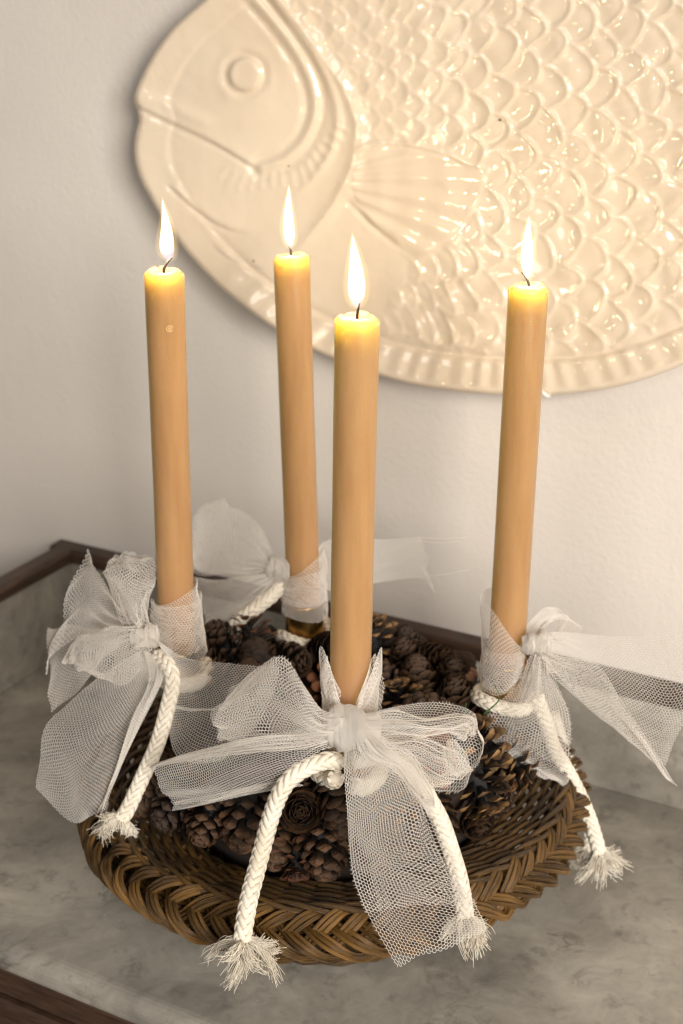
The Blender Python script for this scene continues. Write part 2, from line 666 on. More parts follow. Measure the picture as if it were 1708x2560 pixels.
# trim moulding along the top of both splashes: small rounded profile
mb = MB()
arc = [(-0.004 + 0.009 * math.cos(t), 0.0 + 0.009 * math.sin(t)) for t in np.linspace(PI * 0.5, PI * 1.35, 7)]
prof = [(0.0105, 0.006), (-0.001, 0.006)] + [(-0.001 + 0.005 * math.cos(t), 0.001 + 0.005 * math.sin(t)) for t in np.linspace(PI * 0.55, PI * 1.25, 7)] + [(-0.003, -0.007), (0.0105, -0.007)]
prism(mb, prof, q(UL - 0.018, D_SPL, Z_TRIM), q(UR, D_SPL, Z_TRIM), N_, Z_)
mb.build('back_trim', M_WOOD, stand, smooth=False)
mb = MB()
prism(mb, [(-a, b) for a, b in prof][::-1], q(UL, 0.59, Z_TRIM + 0.0007), q(UL, D_SPL - 0.002, Z_TRIM + 0.0007), U_, Z_)
mb.build('side_trim', M_WOOD, stand, smooth=False)
box('cabinet', M_WOOD, stand, UL + 0.03, UR - 0.03, D_FRONT + 0.022, D_SPL, -0.80, -0.0195)
box('apron_moulding', M_WOOD, stand, UL + 0.015, UR - 0.015, D_FRONT + 0.006, D_FRONT + 0.0215, -0.045, -0.0197, 0.004)
box('drawer_front', M_WOOD, stand, UL + 0.06, UR - 0.06, D_FRONT + 0.012, D_FRONT + 0.0214, -0.22, -0.056, 0.003)
box('plinth', M_WOOD, stand, UL + 0.02, UR - 0.02, D_FRONT + 0.012, D_SPL - 0.01, -0.85, -0.80)

# ------------------------------------------------------------------ fish platter
DF = 0.866            # plane of the platter's edge
K = 1.0893
OUT = np.array([(1100, -385), (900, -330), (640, -150), (520, -48), (455, 12), (400, 62), (355, 120), (322, 182), (308, 224), (315, 252), (319, 276), (313, 300),
                (308, 345), (318, 400), (345, 455), (385, 520), (430, 580), (490, 645), (560, 705), (640, 760), (720, 803), (800, 838),
                (880, 865), (960, 885), (1050, 898), (1150, 906), (1250, 907), (1350, 899), (1450, 878), (1568, 835), (1700, 768),
                (1850, 660), (1960, 500), (2000, 330), (1980, 150), (1900, -20), (1750, -180), (1550, -310), (1300, -380)], float) * K
CX, CY = 1250.0, 300.0
od = catmull(OUT, 1600, closed=True)
oth = np.arctan2(od[:, 1] - CY, od[:, 0] - CX)
orr = np.hypot(od[:, 0] - CX, od[:, 1] - CY)
o_ = np.argsort(oth)
oth, orr = oth[o_], orr[o_]
Rof = lambda th: np.interp(th, oth, orr, period=2 * PI)

gx = np.arange(310, 2240, 2.5)
gy = np.arange(-440, 1010, 2.5)
X, Y = np.meshgrid(gx, gy)
TH = np.arctan2(Y - CY, X - CX)
RR = np.hypot(X - CX, Y - CY)
RO = Rof(TH)
DE = RO - RR
SS = np.clip(RR / RO, 0, 1.05)


def sm(a, b, x):
    t = np.clip((x - a) / (b - a), 0, 1)
    return t * t * (3 - 2 * t)


def pdist(pts, n=120):
    """distance to a smooth curve and the side it is on (+ on the right of the drawing direction), parameter"""
    P = catmull(np.asarray(pts, float), n)
    best = np.full(X.shape, 1e9)
    side = np.zeros(X.shape)
    tt = np.zeros(X.shape)
    for i in range(len(P) - 1):
        a, b = P[i], P[i + 1]
        d = b - a
        t = np.clip(((X - a[0]) * d[0] + (Y - a[1]) * d[1]) / (d @ d + 1e-9), 0, 1)
        ex, ey = X - a[0] - t * d[0], Y - a[1] - t * d[1]
        q2 = ex * ex + ey * ey
        k = q2 < best
        best[k] = q2[k]
        side[k] = (d[0] * ey - d[1] * ex)[k]
        tt[k] = ((i + t) / (len(P) - 1))[k]
    return np.sqrt(best), np.sign(side), tt


def inpoly(pts):
    P = np.asarray(pts, float)
    c = np.zeros(X.shape, bool)
    j = len(P) - 1
    for i in range(len(P)):
        xi, yi = P[i]
        xj, yj = P[j]
        c ^= ((yi > Y) != (yj > Y)) & (X < (xj - xi) * (Y - yi) / (yj - yi + 1e-9) + xi)
        j = i
    return c


g = lambda d, s: np.exp(-(d / s) ** 2)
H = 1.5 + 23.0 * SS ** 2.2
# fluted rim band
band = sm(95, 75, DE)
wr = sm(520, 640, X) * sm(350, 600, Y)
arc_pos = TH * 640 / 52.0 * 2 * PI
H += band * (1.2 + 2.4 * sm(70, 10, DE)) * (0.35 + 0.65 * wr)
H += wr * band * 0.65 * np.sin(arc_pos + 0.6 * np.sin(TH * 23)) * sm(8, 26, DE)
H += -1.3 * g(DE - 92, 9) * (0.25 + 0.75 * wr)
# gill ridges
gill = [(600, -90), (690, -20), (784, 105), (861, 215), (896, 312), (884, 415), (838, 512), (770, 600), (700, 668)]
d, sd, t = pdist(gill)
HEAD = inpoly([(600, -90), (690, -20), (784, 105), (861, 215), (896, 312), (884, 415), (838, 512), (770, 600), (700, 690), (640, 900), (250, 900), (250, -500), (600, -500)])
fade = sm(0, 0.08, t) * sm(1, 0.75, t)
H += 2.0 * g(d, 17) * fade + np.where(HEAD, 1.2 * np.exp(-d / 60) * fade, 0)
d, sd, t = pdist([(640, -60), (735, 70), (815, 190), (844, 290), (826, 380), (775, 455), (700, 520)])
H += 1.7 * g(d, 11) * sm(0, 0.1, t) * sm(1, 0.7, t)
d, sd, t = pdist([(600, -40), (665, 30), (728, 110), (772, 190), (788, 270), (764, 345), (712, 397), (655, 420)])
H += 1.4 * g(d, 10) * sm(0, 0.1, t) - 1.1 * g(d - 22, 10) * sm(0, 0.1, t)
# cheek
H += 3.2 * np.exp(-((X - 620) / 130) ** 2 - ((Y - 260) / 120) ** 2)
# mouth: raised upper lip above a groove
d, sd, t = pdist([(322, 262), (339, 268), (402, 299), (511, 350), (574, 385), (626, 416), (662, 428)])
up = sd < 0
lip = sm(1.0, 0.75, t)
H += np.where(up, 1.9 * np.exp(-d / 34) * lip * (1 - g(d, 5)), 0) - 0.9 * g(d, 6) * lip
d, sd, t = pdist([(345, 240), (420, 262), (500, 300), (560, 325)])
H += 1.3 * g(d, 16) * sm(1.0, 0.6, t)
d, sd, t = pdist([(330, 345), (380, 330), (430, 322)])
H -= 0.5 * g(d, 5) * sm(1, 0.5, t)
d, sd, t = pdist([(416, 459), (459, 499), (517, 545), (574, 574), (643, 586)])
H += (np.where(sd < 0, 1.6 * np.exp(-d / 26), 0) - 1.1 * g(d, 6)) * sm(0, 0.1, t) * sm(1, 0.7, t)
d, sd, t = pdist([(520, 600), (570, 645), (640, 668), (690, 672)])
H += (np.where(sd < 0, 0.8 * np.exp(-d / 22), 0) - 0.4 * g(d, 6)) * sm(0, 0.2, t) * sm(1, 0.6, t)
# short strokes under the gill
for k in range(15):
    a = math.radians(118 - k * 7.2)
    cx, cy, rr = 655, 255, 205 + 8 * math.sin(k)
    p0 = (cx + (rr - 20) * math.cos(a), cy + (rr - 20) * math.sin(a))
    p1 = (cx + (rr + 14) * math.cos(a + 0.03), cy + (rr + 14) * math.sin(a + 0.03))
    d, sd, t = pdist([p0, p1], 4)
    H += 0.55 * g(d, 4.5)
# eye
er = np.hypot((X - 613) / 1.0, Y - 186)
EYE = er < 44
H += 2.0 * sm(46, 34, er) - 0.35 * g(er, 22) - 0.7 * g(er - 51, 8) + 0.3 * g(er - 66, 12)
# pectoral fin
FINP = [(872, 470), (886, 395), (935, 364), (1003, 360), (1101, 382), (1180, 410), (1222, 436), (1205, 500), (1168, 560), (1113, 614), (1040, 650), (975, 606), (905, 540)]
FIN = inpoly(FINP)
ox, oy = 770.0, 455.0
fa = np.arctan2(Y - oy, X - ox)
fr = np.hypot(X - ox, Y - oy)
fa2 = fa - 0.00022 * (fr - 120) * (1 - fa * 1.6)
fd, fs, ft = pdist(FINP + FINP[:1], 160)
inside = np.where(FIN, sm(0, 16, fd), 0)
H += inside * (1.0 + 0.65 * np.cos((fa2 + 0.28) * 2 * PI / 0.20) + 0.25 * np.sin(fr / 13.0))
d, sd, t = pdist([(864, 498), (905, 540), (945, 579), (1032, 643)])
H -= 1.3 * g(d, 5) * sm(0, 0.1, t) * sm(1, 0.7, t)
d, sd, t = pdist([(880, 380), (935, 360), (1003, 358), (1101, 380), (1217, 428)])
H += 1.5 * g(d, 7) * sm(0, 0.1, t)
# scales
NOSC = inpoly([(864, 498), (945, 585), (1030, 660), (985, 720), (935, 860), (700, 860), (640, 690), (700, 660), (838, 512)])
SCR = (~HEAD) & (DE > 96) & (~FIN) & (~NOSC)
xs = np.linspace(700, 2300, 400)
sp = 31 + 33 * sm(900, 1300, xs)
Uc = np.interp(X, xs, np.concatenate([[0], np.cumsum((xs[1] - xs[0]) / sp)[:-1]]))
sv = 56 + 50 * sm(880, 1320, X)
wob = 0.06 * np.sin(X * 0.031 + Y * 0.017) + 0.05 * np.sin(Y * 0.043 - X * 0.012)
Vc = (Y - 330) / sv + wob + 40
Uc = Uc + 0.10 * np.sin(Y * 0.037 + X * 0.011) + 0.0009 * (Y - 300)
sid = np.full(X.shape, -1)
rho_b = np.zeros(X.shape)
dvb = np.zeros(X.shape)
i0 = np.floor(Uc).astype(int)
for di in (1, 0, -1, -2):          # smaller columns last: they lie on top
    i = i0 + di
    off = 0.5 * (i % 2)
    for dj in (0, 1):
        jr = np.floor(Vc - off).astype(int) + dj
        du = (Uc - i) / 1.28
        dv = (Vc - off - jr) / 0.63
        rho = np.where(du > 0, du ** 2 + np.abs(dv) ** 2.0 * (1 + 0.3 * du), du ** 2 + dv ** 2)
        hit = rho < 1
        idn = i * 200 + jr
        take = hit
        dvb[take] = dv[take]
        sid[take] = idn[take]
        rho_b[take] = np.sqrt(np.maximum(rho[take], 0))
edge_mm = (1 - rho_b) * sv * 0.17
jit = (np.sin(sid * 12.9898) * 43758.5453) % 1.0
scale_h = 0.5 * rho_b ** 1.5 + 0.8 * np.exp(-((edge_mm - 1.5) / 1.5) ** 2) - 0.4 * np.exp(-(edge_mm / 0.7) ** 2) + 0.14 * np.sin(rho_b * 8 + jit * 6) - 0.35 * dvb ** 2 + 0.16 * np.sin(dvb * 7 + jit * 9)
amp = sm(0, 30, np.where(SCR, 60, 0)) * (0.55 + 0.75 * sm(880, 1250, X))
small = (X > 2230) | (X < 0)
msk = SCR.astype(float)


def blur(A, k):
    ker = np.exp(-0.5 * (np.arange(-3 * k, 3 * k + 1) / k) ** 2)
    ker /= ker.sum()
    r = len(ker) // 2
    A = np.pad(A, r, mode='edge')
    A = sum(ker[i] * A[:, i:i + A.shape[1] - 2 * r] for i in range(len(ker)))
    A = sum(ker[i] * A[i:i + A.shape[0] - 2 * r] for i in range(len(ker)))
    return A


msk = blur(msk, 4)
H += msk * amp * blur(scale_h, 1)
# hand-made unevenness of the glaze
wav = sum(rng.uniform(0.4, 1) * np.sin(X * fx + Y * fy + p) for fx, fy, p in zip(rng.uniform(-0.09, 0.09, 9), rng.uniform(-0.09, 0.09, 9), rng.uniform(0, 6, 9)))
H += wav * (0.015 + 0.24 * msk)
H = blur(H, 1)

NA, NR = 1000, 230
th = np.linspace(-PI, PI, NA, endpoint=False)
Rr = Rof(th)
s_ = np.concatenate([np.linspace(0.004, 0.985, NR - 4), [0.99, 0.995, 0.998, 1.0]])
PX = CX + s_[:, None] * Rr * np.cos(th)
PY = CY + s_[:, None] * Rr * np.sin(th)
ix = np.clip((PX - gx[0]) / 2.5, 0, len(gx) - 1.001)
iy = np.clip((PY - gy[0]) / 2.5, 0, len(gy) - 1.001)
a, b = ix.astype(int), iy.astype(int)
fx, fy = ix - a, iy - b
hh = (H[b, a] * (1 - fx) * (1 - fy) + H[b, a + 1] * fx * (1 - fy) + H[b + 1, a] * (1 - fx) * fy + H[b + 1, a + 1] * fx * fy)
hh = hh - 2.5 * np.clip((s_[:, None] - 0.985) / 0.015, 0, 1) ** 2      # the edge turns over
dirs = np.stack([(PX - 854) / FPX, CT + (1280 - PY) / FPX * ST, (1280 - PY) / FPX * CT - ST], -1)
tt = (DF - hh * 0.001) / (dirs @ N_)
FV = CAM + dirs * tt[..., None]
ii = np.arange(NR - 1)[:, None]
jj = np.arange(NA)[None]
FF = np.stack([ii * NA + jj, ii * NA + (jj + 1) % NA, (ii + 1) * NA + (jj + 1) % NA, (ii + 1) * NA + jj], -1)
fv = FV.reshape(-1, 3)
P4 = fv[FF.reshape(-1, 4)]
fn = np.cross(P4[:, 2] - P4[:, 0], P4[:, 3] - P4[:, 1])
if (fn @ -N_).mean() < 0:
    FF = FF[..., ::-1]
    fn = -fn
vn = np.zeros_like(fv)
for k in range(4):
    np.add.at(vn, FF.reshape(-1, 4)[:, k], fn)
vn = unit(vn)
# which part each face belongs to
cxp = (PX[:-1] + PX[1:]) / 2
cyp = (PY[:-1] + PY[1:]) / 2
la = np.clip(((cxp - gx[0]) / 2.5).round().astype(int), 0, len(gx) - 1)
lb = np.clip(((cyp - gy[0]) / 2.5).round().astype(int), 0, len(gy) - 1)
pid = np.zeros(cxp.shape, int)
pid[HEAD[lb, la] & (DE[lb, la] > 60)] = 1
pid[EYE[lb, la]] = 2
pid[FIN[lb, la]] = 3
scm = SCR[lb, la] & (sid[lb, la] >= 0)
pid[scm] = 1000 + sid[lb, la][scm]
fish = thing('fish_platter', WP(1360, 989, DF), 'large cream glazed fish platter with raised scales hung on the wall', 'platter')
flat_f = FF.reshape(-1, 4)
flat_id = pid.ravel()
order = np.argsort(flat_id, kind='stable')
flat_f, flat_id = flat_f[order], flat_id[order]
cuts = np.flatnonzero(np.diff(flat_id)) + 1
groups = np.split(np.arange(len(flat_id)), cuts)
pxc = PX.ravel()
pyc = PY.ravel()
rest = []
sc_groups = []
for gi in groups:
    k = flat_id[gi[0]]
    fcs = flat_f[gi]
    if k >= 1000:
        mx_, my_ = pxc[fcs].mean(), pyc[fcs].mean()
        inframe = mx_ < 1740 and my_ > -40
        if len(gi) < 60 or not inframe:
            rest.append(fcs)
            continue
        sc_groups.append((mx_ < 1715 and my_ > -10, len(gi), fcs))
        continue
    if k == 0:
        rest.insert(0, fcs)
        continue
    vi, inv = np.unique(fcs, return_inverse=True)
    mb = MB()
    mb.add(fv[vi], [inv.reshape(-1, 4)])
    mb.build({1: 'head', 2: 'eye', 3: 'pectoral_fin'}[k], M_CER, fish, normals=vn[vi])
sc_groups.sort(key=lambda a: (-int(a[0]), -a[1]))
for _, _, fcs in sc_groups[290:]:
    rest.append(fcs)
for _, _, fcs in sc_groups[:290]:
    vi, inv = np.unique(fcs, return_inverse=True)
    mb = MB()
    mb.add(fv[vi], [inv.reshape(-1, 4)])
    mb.build('scale', M_CER, fish, normals=vn[vi])
fcs = np.concatenate(rest)
vi, inv = np.unique(fcs, return_inverse=True)
mb = MB()
mb.add(fv[vi], [inv.reshape(-1, 4)])
mb.build('rim', M_CER, fish, normals=vn[vi])
# rounded edge and back of the platter
edge = FV[-1]
cen = FV[0].mean(0)
inw = unit(cen - edge - ((cen - edge) @ N_)[:, None] * N_)
rings = [edge, edge + N_ * 0.0020 - inw * 0.0008, edge + N_ * 0.0042 + inw * 0.0002]
for s_k in (0.97, 0.92, 0.82, 0.66, 0.45, 0.2):
    k_ = int(np.searchsorted(s_, s_k))
    rings.append(FV[k_] + N_ * 0.0058)
Gb = np.stack(rings)
Gb = np.concatenate([Gb, Gb[:, :1]], 1)
mb = MB()
sheet(mb, Gb)
mb.build('underside', M_CER, fish)
mb = MB()
hp = [WP(1352, 975, DF - 0.029), WP(1360, 984, DF - 0.031), WP(1370, 990, DF - 0.028), WP(1372, 985, DF - 0.015), WP(1365, 960, DF)]
tube(mb, catmull(hp, 16), 0.0016, 8)
mb.build('hanger_hook', m_plain('white_hook', S(225, 218, 208), 0.35), fish)

# ------------------------------------------------------------------ wicker basket
BC = np.array([-0.006, 0.764, 0.0])
basket = thing('wicker_basket', BC + Z_ * 0.001, 'round brown wicker basket with a plaited rim holding the pine cone wreath', 'basket')
NP = 11
tilt = math.radians(43)


def rimp(phi, a, b, R=0.1478, zc=0.0775):
    o = np.stack([np.cos(phi), np.sin(phi), 0 * phi], -1)
    ea = o * math.cos(tilt) - Z_ * math.sin(tilt)
    eb = o * math.sin(tilt) + Z_ * math.cos(tilt)
    wob = 0.0015 * np.sin(3 * phi + 1) + 0.001 * np.sin(7 * phi)
    return BC + o * (R + wob)[..., None] + Z_ * zc + ea * a[..., None] + eb * b[..., None], eb


for k in range(6):
    for pI in range(NP):
        j0, j1, j2 = rng.uniform(-0.0008, 0.0008, 3)
        c0 = -PI / 2 + 0.25        # segment ends lie where the strand runs underneath
        th_ = np.linspace(c0 - 0.2, c0 + 2 * PI + 0.2, 44)
        phi = (th_ + 2 * PI * pI - 2 * PI * k / 6) / NP
        A_ = 0.0128 + j0
        a_ = A_ * (0.5 * np.arcsin(0.93 * np.sin(th_)) / math.asin(0.93) + 0.5 * np.sin(th_)) + 0.0006 * np.sin(2 * th_ + pI * 1.7 + k)
        b_ = 0.0056 * np.sin(2 * th_ + 0.35) + j1
        P, eb = rimp(phi, a_, b_)
        T = unit(np.gradient(P, axis=0))
        sd_ = np.cross(T, eb)
        for r_ in (-1, 0, 1):
            mb = MB()
            rr = 0.00120 + rng.uniform(-0.00016, 0.00016)
            off = (r_ * 0.00255 + rng.uniform(-0.0003, 0.0003)) * (0.9 + 0.18 * np.cos(2 * th_))
            P2 = P + sd_ * off[:, None] + eb * (0.0006 * (1 - abs(r_)) + rng.uniform(-0.0003, 0.0003))
            tube(mb, P2, rr, 8)
            mb.build('border_rod', M_WICKER, basket)
phi = np.linspace(0, 2 * PI, 200, endpoint=False)
for k in range(8):
    P, eb = rimp(phi, np.full(200, -0.0105 + 0.003 * k), -0.0056 + 0.0012 * np.sin(phi * 33 + k * PI))
    mb = MB()
    tube(mb, P, 0.0017, 6, closed=True)
    mb.build('weaver', M_WICKER2, basket)
NR_ = 16
PROF, PLEN = resample(catmull(np.array([(0.086, 0.012), (0.094, 0.045), (0.105, 0.074), (0.122, 0.0815), (0.141, 0.0875)]), 60), 200)
PT = unit(np.gradient(PROF, axis=0))
for row in range(NR_):
    t_ = row / (NR_ - 1)
    ki = min(199, int(t_ * 199))
    (rad, zz), (tr, tz) = PROF[ki], PT[ki]
    nr, nz = -tz, tr           # inward normal of the wall
    for k in range(3):
        n_ = 16 * 14
        phi = np.linspace(0, 2 * PI, n_, endpoint=False)
        ph = 16 * phi + 2 * PI * k / 3 + row * 2.1
        ca = 0.0019 * np.cos(ph)
        sa = 0.0032 * np.sin(ph) + 0.0008 * np.sin(phi * 5 + row)
        P = BC + np.stack([np.cos(phi), np.sin(phi), 0 * phi], -1) * (rad + nr * ca + tr * sa)[:, None] + Z_ * (zz + nz * ca + tz * sa)[:, None]
        mb = MB()
        tube(mb, P, 0.00165 + rng.uniform(-0.0002, 0.0002), 7, closed=True)
        mb.build('weaver', M_WICKER2, basket)
for k in range(48):
    phi = 2 * PI * (k + 0.5) / 48
    o = np.array([math.cos(phi), math.sin(phi), 0])
    P = [BC + o * 0.05 + Z_ * 0.006, BC + o * 0.075 + Z_ * 0.006, BC + o * 0.087 + Z_ * 0.012, BC + o * 0.105 + Z_ * 0.073, BC + o * 0.122 + Z_ * 0.0805, BC + o * 0.1400 + Z_ * 0.086]
    mb = MB()
    tube(mb, catmull(P, 14), 0.0015, 6)
    mb.build('stake', M_WICKER2, basket)
mb = MB()
for k in range(20):
    rad = 0.004 + 0.0042 * k
    phi = np.linspace(0, 2 * PI, 96, endpoint=False)
    tube(mb, BC + np.stack([np.cos(phi), np.sin(phi), 0 * phi], -1) * rad + Z_ * (0.006 + 0.001 * np.sin(24 * phi + PI * k))[:, None], 0.0021, 6, closed=True)
mb.build('woven_base', M_WICKER2, basket)

# ------------------------------------------------------------------ candles
ZB = 0.143
disp = lambda x, y: (x * K, y * K)
CND = {
    'front': dict(top=W(*disp(820, 735), 0.670), bot=WZ(*disp(800, 1768), ZB), r=0.0110),
    'left': dict(top=W(*disp(377, 628), 0.774), bot=WZ(*disp(410, 1549), ZB), r=0.0110),
    'right': dict(top=W(*disp(1213, 662), 0.766), bot=WZ(*disp(1158, 1584), ZB), r=0.0110),
    'back': dict(top=W(*disp(669, 592), 0.852), bot=WZ(*disp(700, 1444), ZB), r=0.0110),
}
FLM = {  # flame tip, wick bend (photo display pixels) and sizes
    'front': dict(tip=(811, 541), base=(818, 708), w=0.0044, bend=(0.0008, 0.001)),
    'left': dict(tip=(376, 459), base=(379, 600), w=0.0042, bend=(0.0045, 0.0)),
    'right': dict(tip=(1213, 499), base=(1212, 640), w=0.0038, bend=(-0.004, 0.0)),
    'back': dict(tip=(662, 428), base=(667, 570), w=0.0036, bend=(-0.0015, 0.0)),
}
LAB = {
    'front': 'lit caramel candle nearest the camera, standing in the big front bow',
    'left': 'lit caramel candle with a small round stamp under its flame, in the left bow',
    'right': 'lit caramel candle in front of the platter scales, standing in the right bow',
    'back': 'lit caramel candle at the back of the wreath, closest to the wall',
}
for key, c in CND.items():
    ax = c['top'] - c['bot']
    Lc = np.linalg.norm(ax)
    ax = ax / Lc
    c['ax'], c['L'] = ax, Lc
    root = thing('candle', c['bot'], LAB[key], 'candle', 'lit candles on the wreath')
    r = c['r']
    mb = MB()
    prof = [(0.0001, 0), (r * 0.985, 0.0)] + [(r * (0.985 + 0.015 * z), Lc * z) for z in np.linspace(0.02, 0.985, 28)]
    prof += [(r * 1.005, Lc - 0.0012), (r * 0.99, Lc - 0.0003), (r * 0.95, Lc + 0.0002), (r * 0.86, Lc + 0.0012), (r * 0.78, Lc + 0.0020), (r * 0.71, Lc + 0.0021),
             (r * 0.62, Lc + 0.0012), (r * 0.45, Lc + 0.0002), (r * 0.2, Lc - 0.0001), (0.0001, Lc)]
    lathe(mb, prof, c['bot'], ax, 48)
    V = mb.v[0]
    rel = V - c['bot']
    h = rel @ ax
    an = np.arctan2(rel[:, 1], rel[:, 0])
    up_ = sm(Lc - 0.004, Lc, h)
    V += ax * (up_ * (0.0005 * np.sin(3 * an + len(key)) + 0.0003 * np.sin(8 * an + 1)))[:, None]
    rad = rel - h[:, None] * ax
    V += rad * (0.006 * np.sin(an * 2 + h * 25) + 0.004 * np.sin(an * 5 + h * 90))[:, None]
    mb.build('wax_body', M_WAX, root)
    f = FLM[key]
    fw = c['top'][1] - 0.0005
    tip = W(*disp(*f['tip']), fw)
    base = W(*disp(*f['base']), fw)
    w0 = c['bot'] + ax * (Lc - 0.0005)
    bx, by = f['bend']
    wk = catmull([w0, w0 + ax * 0.003, w0 + ax * 0.0065 + np.array([bx * 0.4, -by, 0]), w0 + ax * 0.0095 + np.array([bx, -by, 0])], 12)
    mb = MB()
    tube(mb, wk, np.linspace(0.0009, 0.0006, 12), 7)
    mb.build('wick', M_WICK, root)
    # flame: teardrop that swells below the middle and draws out to a point
    Hf = np.linalg.norm(tip - base)
    s = np.linspace(0, 1, 26)
    sh = {'front': (0.60, 0.80, 0.0006), 'left': (0.52, 0.95, 0.0012), 'right': (0.66, 0.85, -0.0005), 'back': (0.56, 0.90, -0.0007)}[key]
    rad_ = f['w'] * 1.02 * (np.sin(PI * np.clip(s, 0, 1) ** sh[0]) ** sh[1]) * (1 - 0.22 * s)
    rad_ = np.maximum(rad_, 0.00005)
    P = base + (tip - base) * s[:, None] + np.array([1.0, 0, 0]) * (sh[2] * np.sin(s * PI * 1.2) + (0.0022 * np.exp(-(s / 0.16) ** 2) if key == 'left' else 0))[:, None]
    mb = MB()
    xref = np.broadcast_to(np.array([1.0, 0, 0]), P.shape)
    tube(mb, P, rad_, 20, at=s, ref=xref)
    P3 = base - (tip - base) * 0.02 + (P - base) * 1.07
    tube(mb, P3, rad_ * 1.55 + 0.0006 * np.sin(PI * s), 20, at=2 + 0.4 * s, ref=xref)  # added larger shell: imitated lens glow as a soft halo round the flame
    mb.build('flame', M_FLAME, root)
    for hgt, share, rad_l in ((0.10, 0.56, 0.0026), (0.45, 0.44, 0.0070)):       # the light the flame gives off, low and high in it
        ld = bpy.data.lights.new('flame_light', 'POINT')
        ld.energy = CANDLE_W * share
        ld.color = (1.0, 0.84, 0.50)
        ld.shadow_soft_size = rad_l
        lo = bpy.data.objects.new('flame_light', ld)
        link(lo, root)
        lo.location = base + (tip - base) * hgt - wloc(root)
    if key == 'left':
        mk = c['bot'] + ax * (Lc - 0.0285)
        sx = np.array([1.0, 0, 0])
        fw_ = np.array([0.15, -0.98, 0])
        fw_ /= np.linalg.norm(fw_)
        mb = MB()

        def onsurf(px, pz):
            a0 = math.atan2(fw_[1], fw_[0]) + 0.16 + px / r
            return mk + np.array([math.cos(a0), math.sin(a0), 0]) * (r * 1.004) + ax * pz
        tube(mb, [onsurf(0.0019 * math.cos(t), 0.0017 * math.sin(t)) for t in np.linspace(0.3, 2 * PI - 0.5, 26)], 0.00016, 5)
        tube(mb, [onsurf(0.0010 * math.cos(t), 0.0009 * math.sin(t)) for t in np.linspace(0, 2 * PI - 0.9, 18)], 0.00014, 5)
        tube(mb, [onsurf(t, 0.0) for t in np.linspace(-0.0009, 0.001, 5)], 0.00014, 5)
        mb.build('pressed_mark', M_MARK, root)
    if key == 'front':
        mb = MB()
        p = W(866, 1733, c['bot'][1] - 0.0095)
        lathe(mb, [(0.00001, -0.0006), (0.0004, -0.0003), (0.0005, 0.0002), (0.00025, 0.0007), (0.00001, 0.0009)], p, np.array([0.4, 0, 1.0]), 10)
        mb.build('wax_speck', M_MARK, root)

CUPL = {'front': 'small brass candle cup hidden under the big front bow', 'left': 'small brass candle cup inside the left bow',
        'right': 'small brass candle cup showing through the right bow netting', 'back': 'small brass candle cup showing below the back bow'}
for key, c in CND.items():
    root = thing('candle_cup', c['bot'] - c['ax'] * 0.004, CUPL[key], 'candle holder', 'brass candle cups in the wreath')
    mb = MB()
    o = c['bot']
    prof = [(0.0001, -0.004), (0.0105, -0.004), (0.0124, -0.0025), (0.0128, 0.001), (0.0126, 0.008), (0.0126, 0.017), (0.0131, 0.019), (0.0131, 0.0202), (0.0119, 0.0202), (0.0119, 0.004), (0.0117, -0.0006), (0.0001, -0.0006)]
    lathe(mb, prof, o, c['ax'], 40)
    mb.build('socket', M_BRASS, root)
    mb = MB()
    lathe(mb, [(0.0001, -0.05), (0.0015, -0.045), (0.0018, -0.0041)], o, c['ax'], 10)
    mb.build('spike', M_BRASS, root)

# ------------------------------------------------------------------ pine cone wreath
WC = np.array([-0.003, 0.762, 0.0])
wreath = thing('pine_cone_wreath', WC + Z_ * 0.012, 'wreath of dark brown pine cones filling the wicker basket under the candles', 'wreath')
mb = MB()
phi = np.linspace(0, 2 * PI, 60, endpoint=False)
tube(mb, WC + np.stack([np.cos(phi), np.sin(phi), 0 * phi], -1) * 0.062 + Z_ * 0.092, 0.038, 14, closed=True)
mb.build('straw_ring', M_STRAW, wreath)


def scale_verts(kind):
    """one cone scale: x across, y outward from the core, z up toward the cone's tip; returns verts, faces, tip attribute"""
    if kind == 'A':       # pine: thick rhombic shield at the end
        ys = [0.0, 0.45, 0.80, 0.95, 1.06, 1.08]
        ws = [0.10, 0.19, 0.30, 0.36, 0.20, 0.03]
        zs = [0.0, 0.05, 0.13, 0.20, 0.27, 0.20]
        th_ = [0.05, 0.07, 0.13, 0.24, 0.22, 0.05]
    elif kind == 'B':     # spruce: thin broad rounded scale
        ys = [0.0, 0.40, 0.75, 0.95, 1.05, 1.08]
        ws = [0.12, 0.34, 0.47, 0.42, 0.24, 0.05]
        zs = [0.0, 0.06, 0.20, 0.33, 0.43, 0.46]
        th_ = [0.05, 0.05, 0.05, 0.05, 0.04, 0.03]
    else:                 # open: long splayed scale with curled end
        ys = [0.0, 0.5, 0.85, 1.05, 1.15, 1.17]
        ws = [0.08, 0.18, 0.30, 0.30, 0.18, 0.04]
        zs = [0.0, 0.02, 0.06, 0.02, -0.06, -0.10]
        th_ = [0.05, 0.06, 0.07, 0.09, 0.07, 0.03]
    V, A = [], []
    for y, w_, z, t in zip(ys, ws, zs, th_):
        V += [(-w_, y - 0.10 * w_, z + 0.06 * w_), (0, y, z + t * 0.5), (w_, y - 0.10 * w_, z + 0.06 * w_), (0, y, z - t * 0.5)]
        A += [y * 0.9] * 4
    n = len(ys)
    F = []
    for i in range(n - 1):
        for j in range(4):
            F.append((i * 4 + j, i * 4 + (j + 1) % 4, (i + 1) * 4 + (j + 1) % 4, (i + 1) * 4 + j))
    F.append((n * 4 - 4, n * 4 - 3, n * 4 - 2, n * 4 - 1))
    return np.array(V), np.array(F), np.clip(np.array(A), 0, 1)


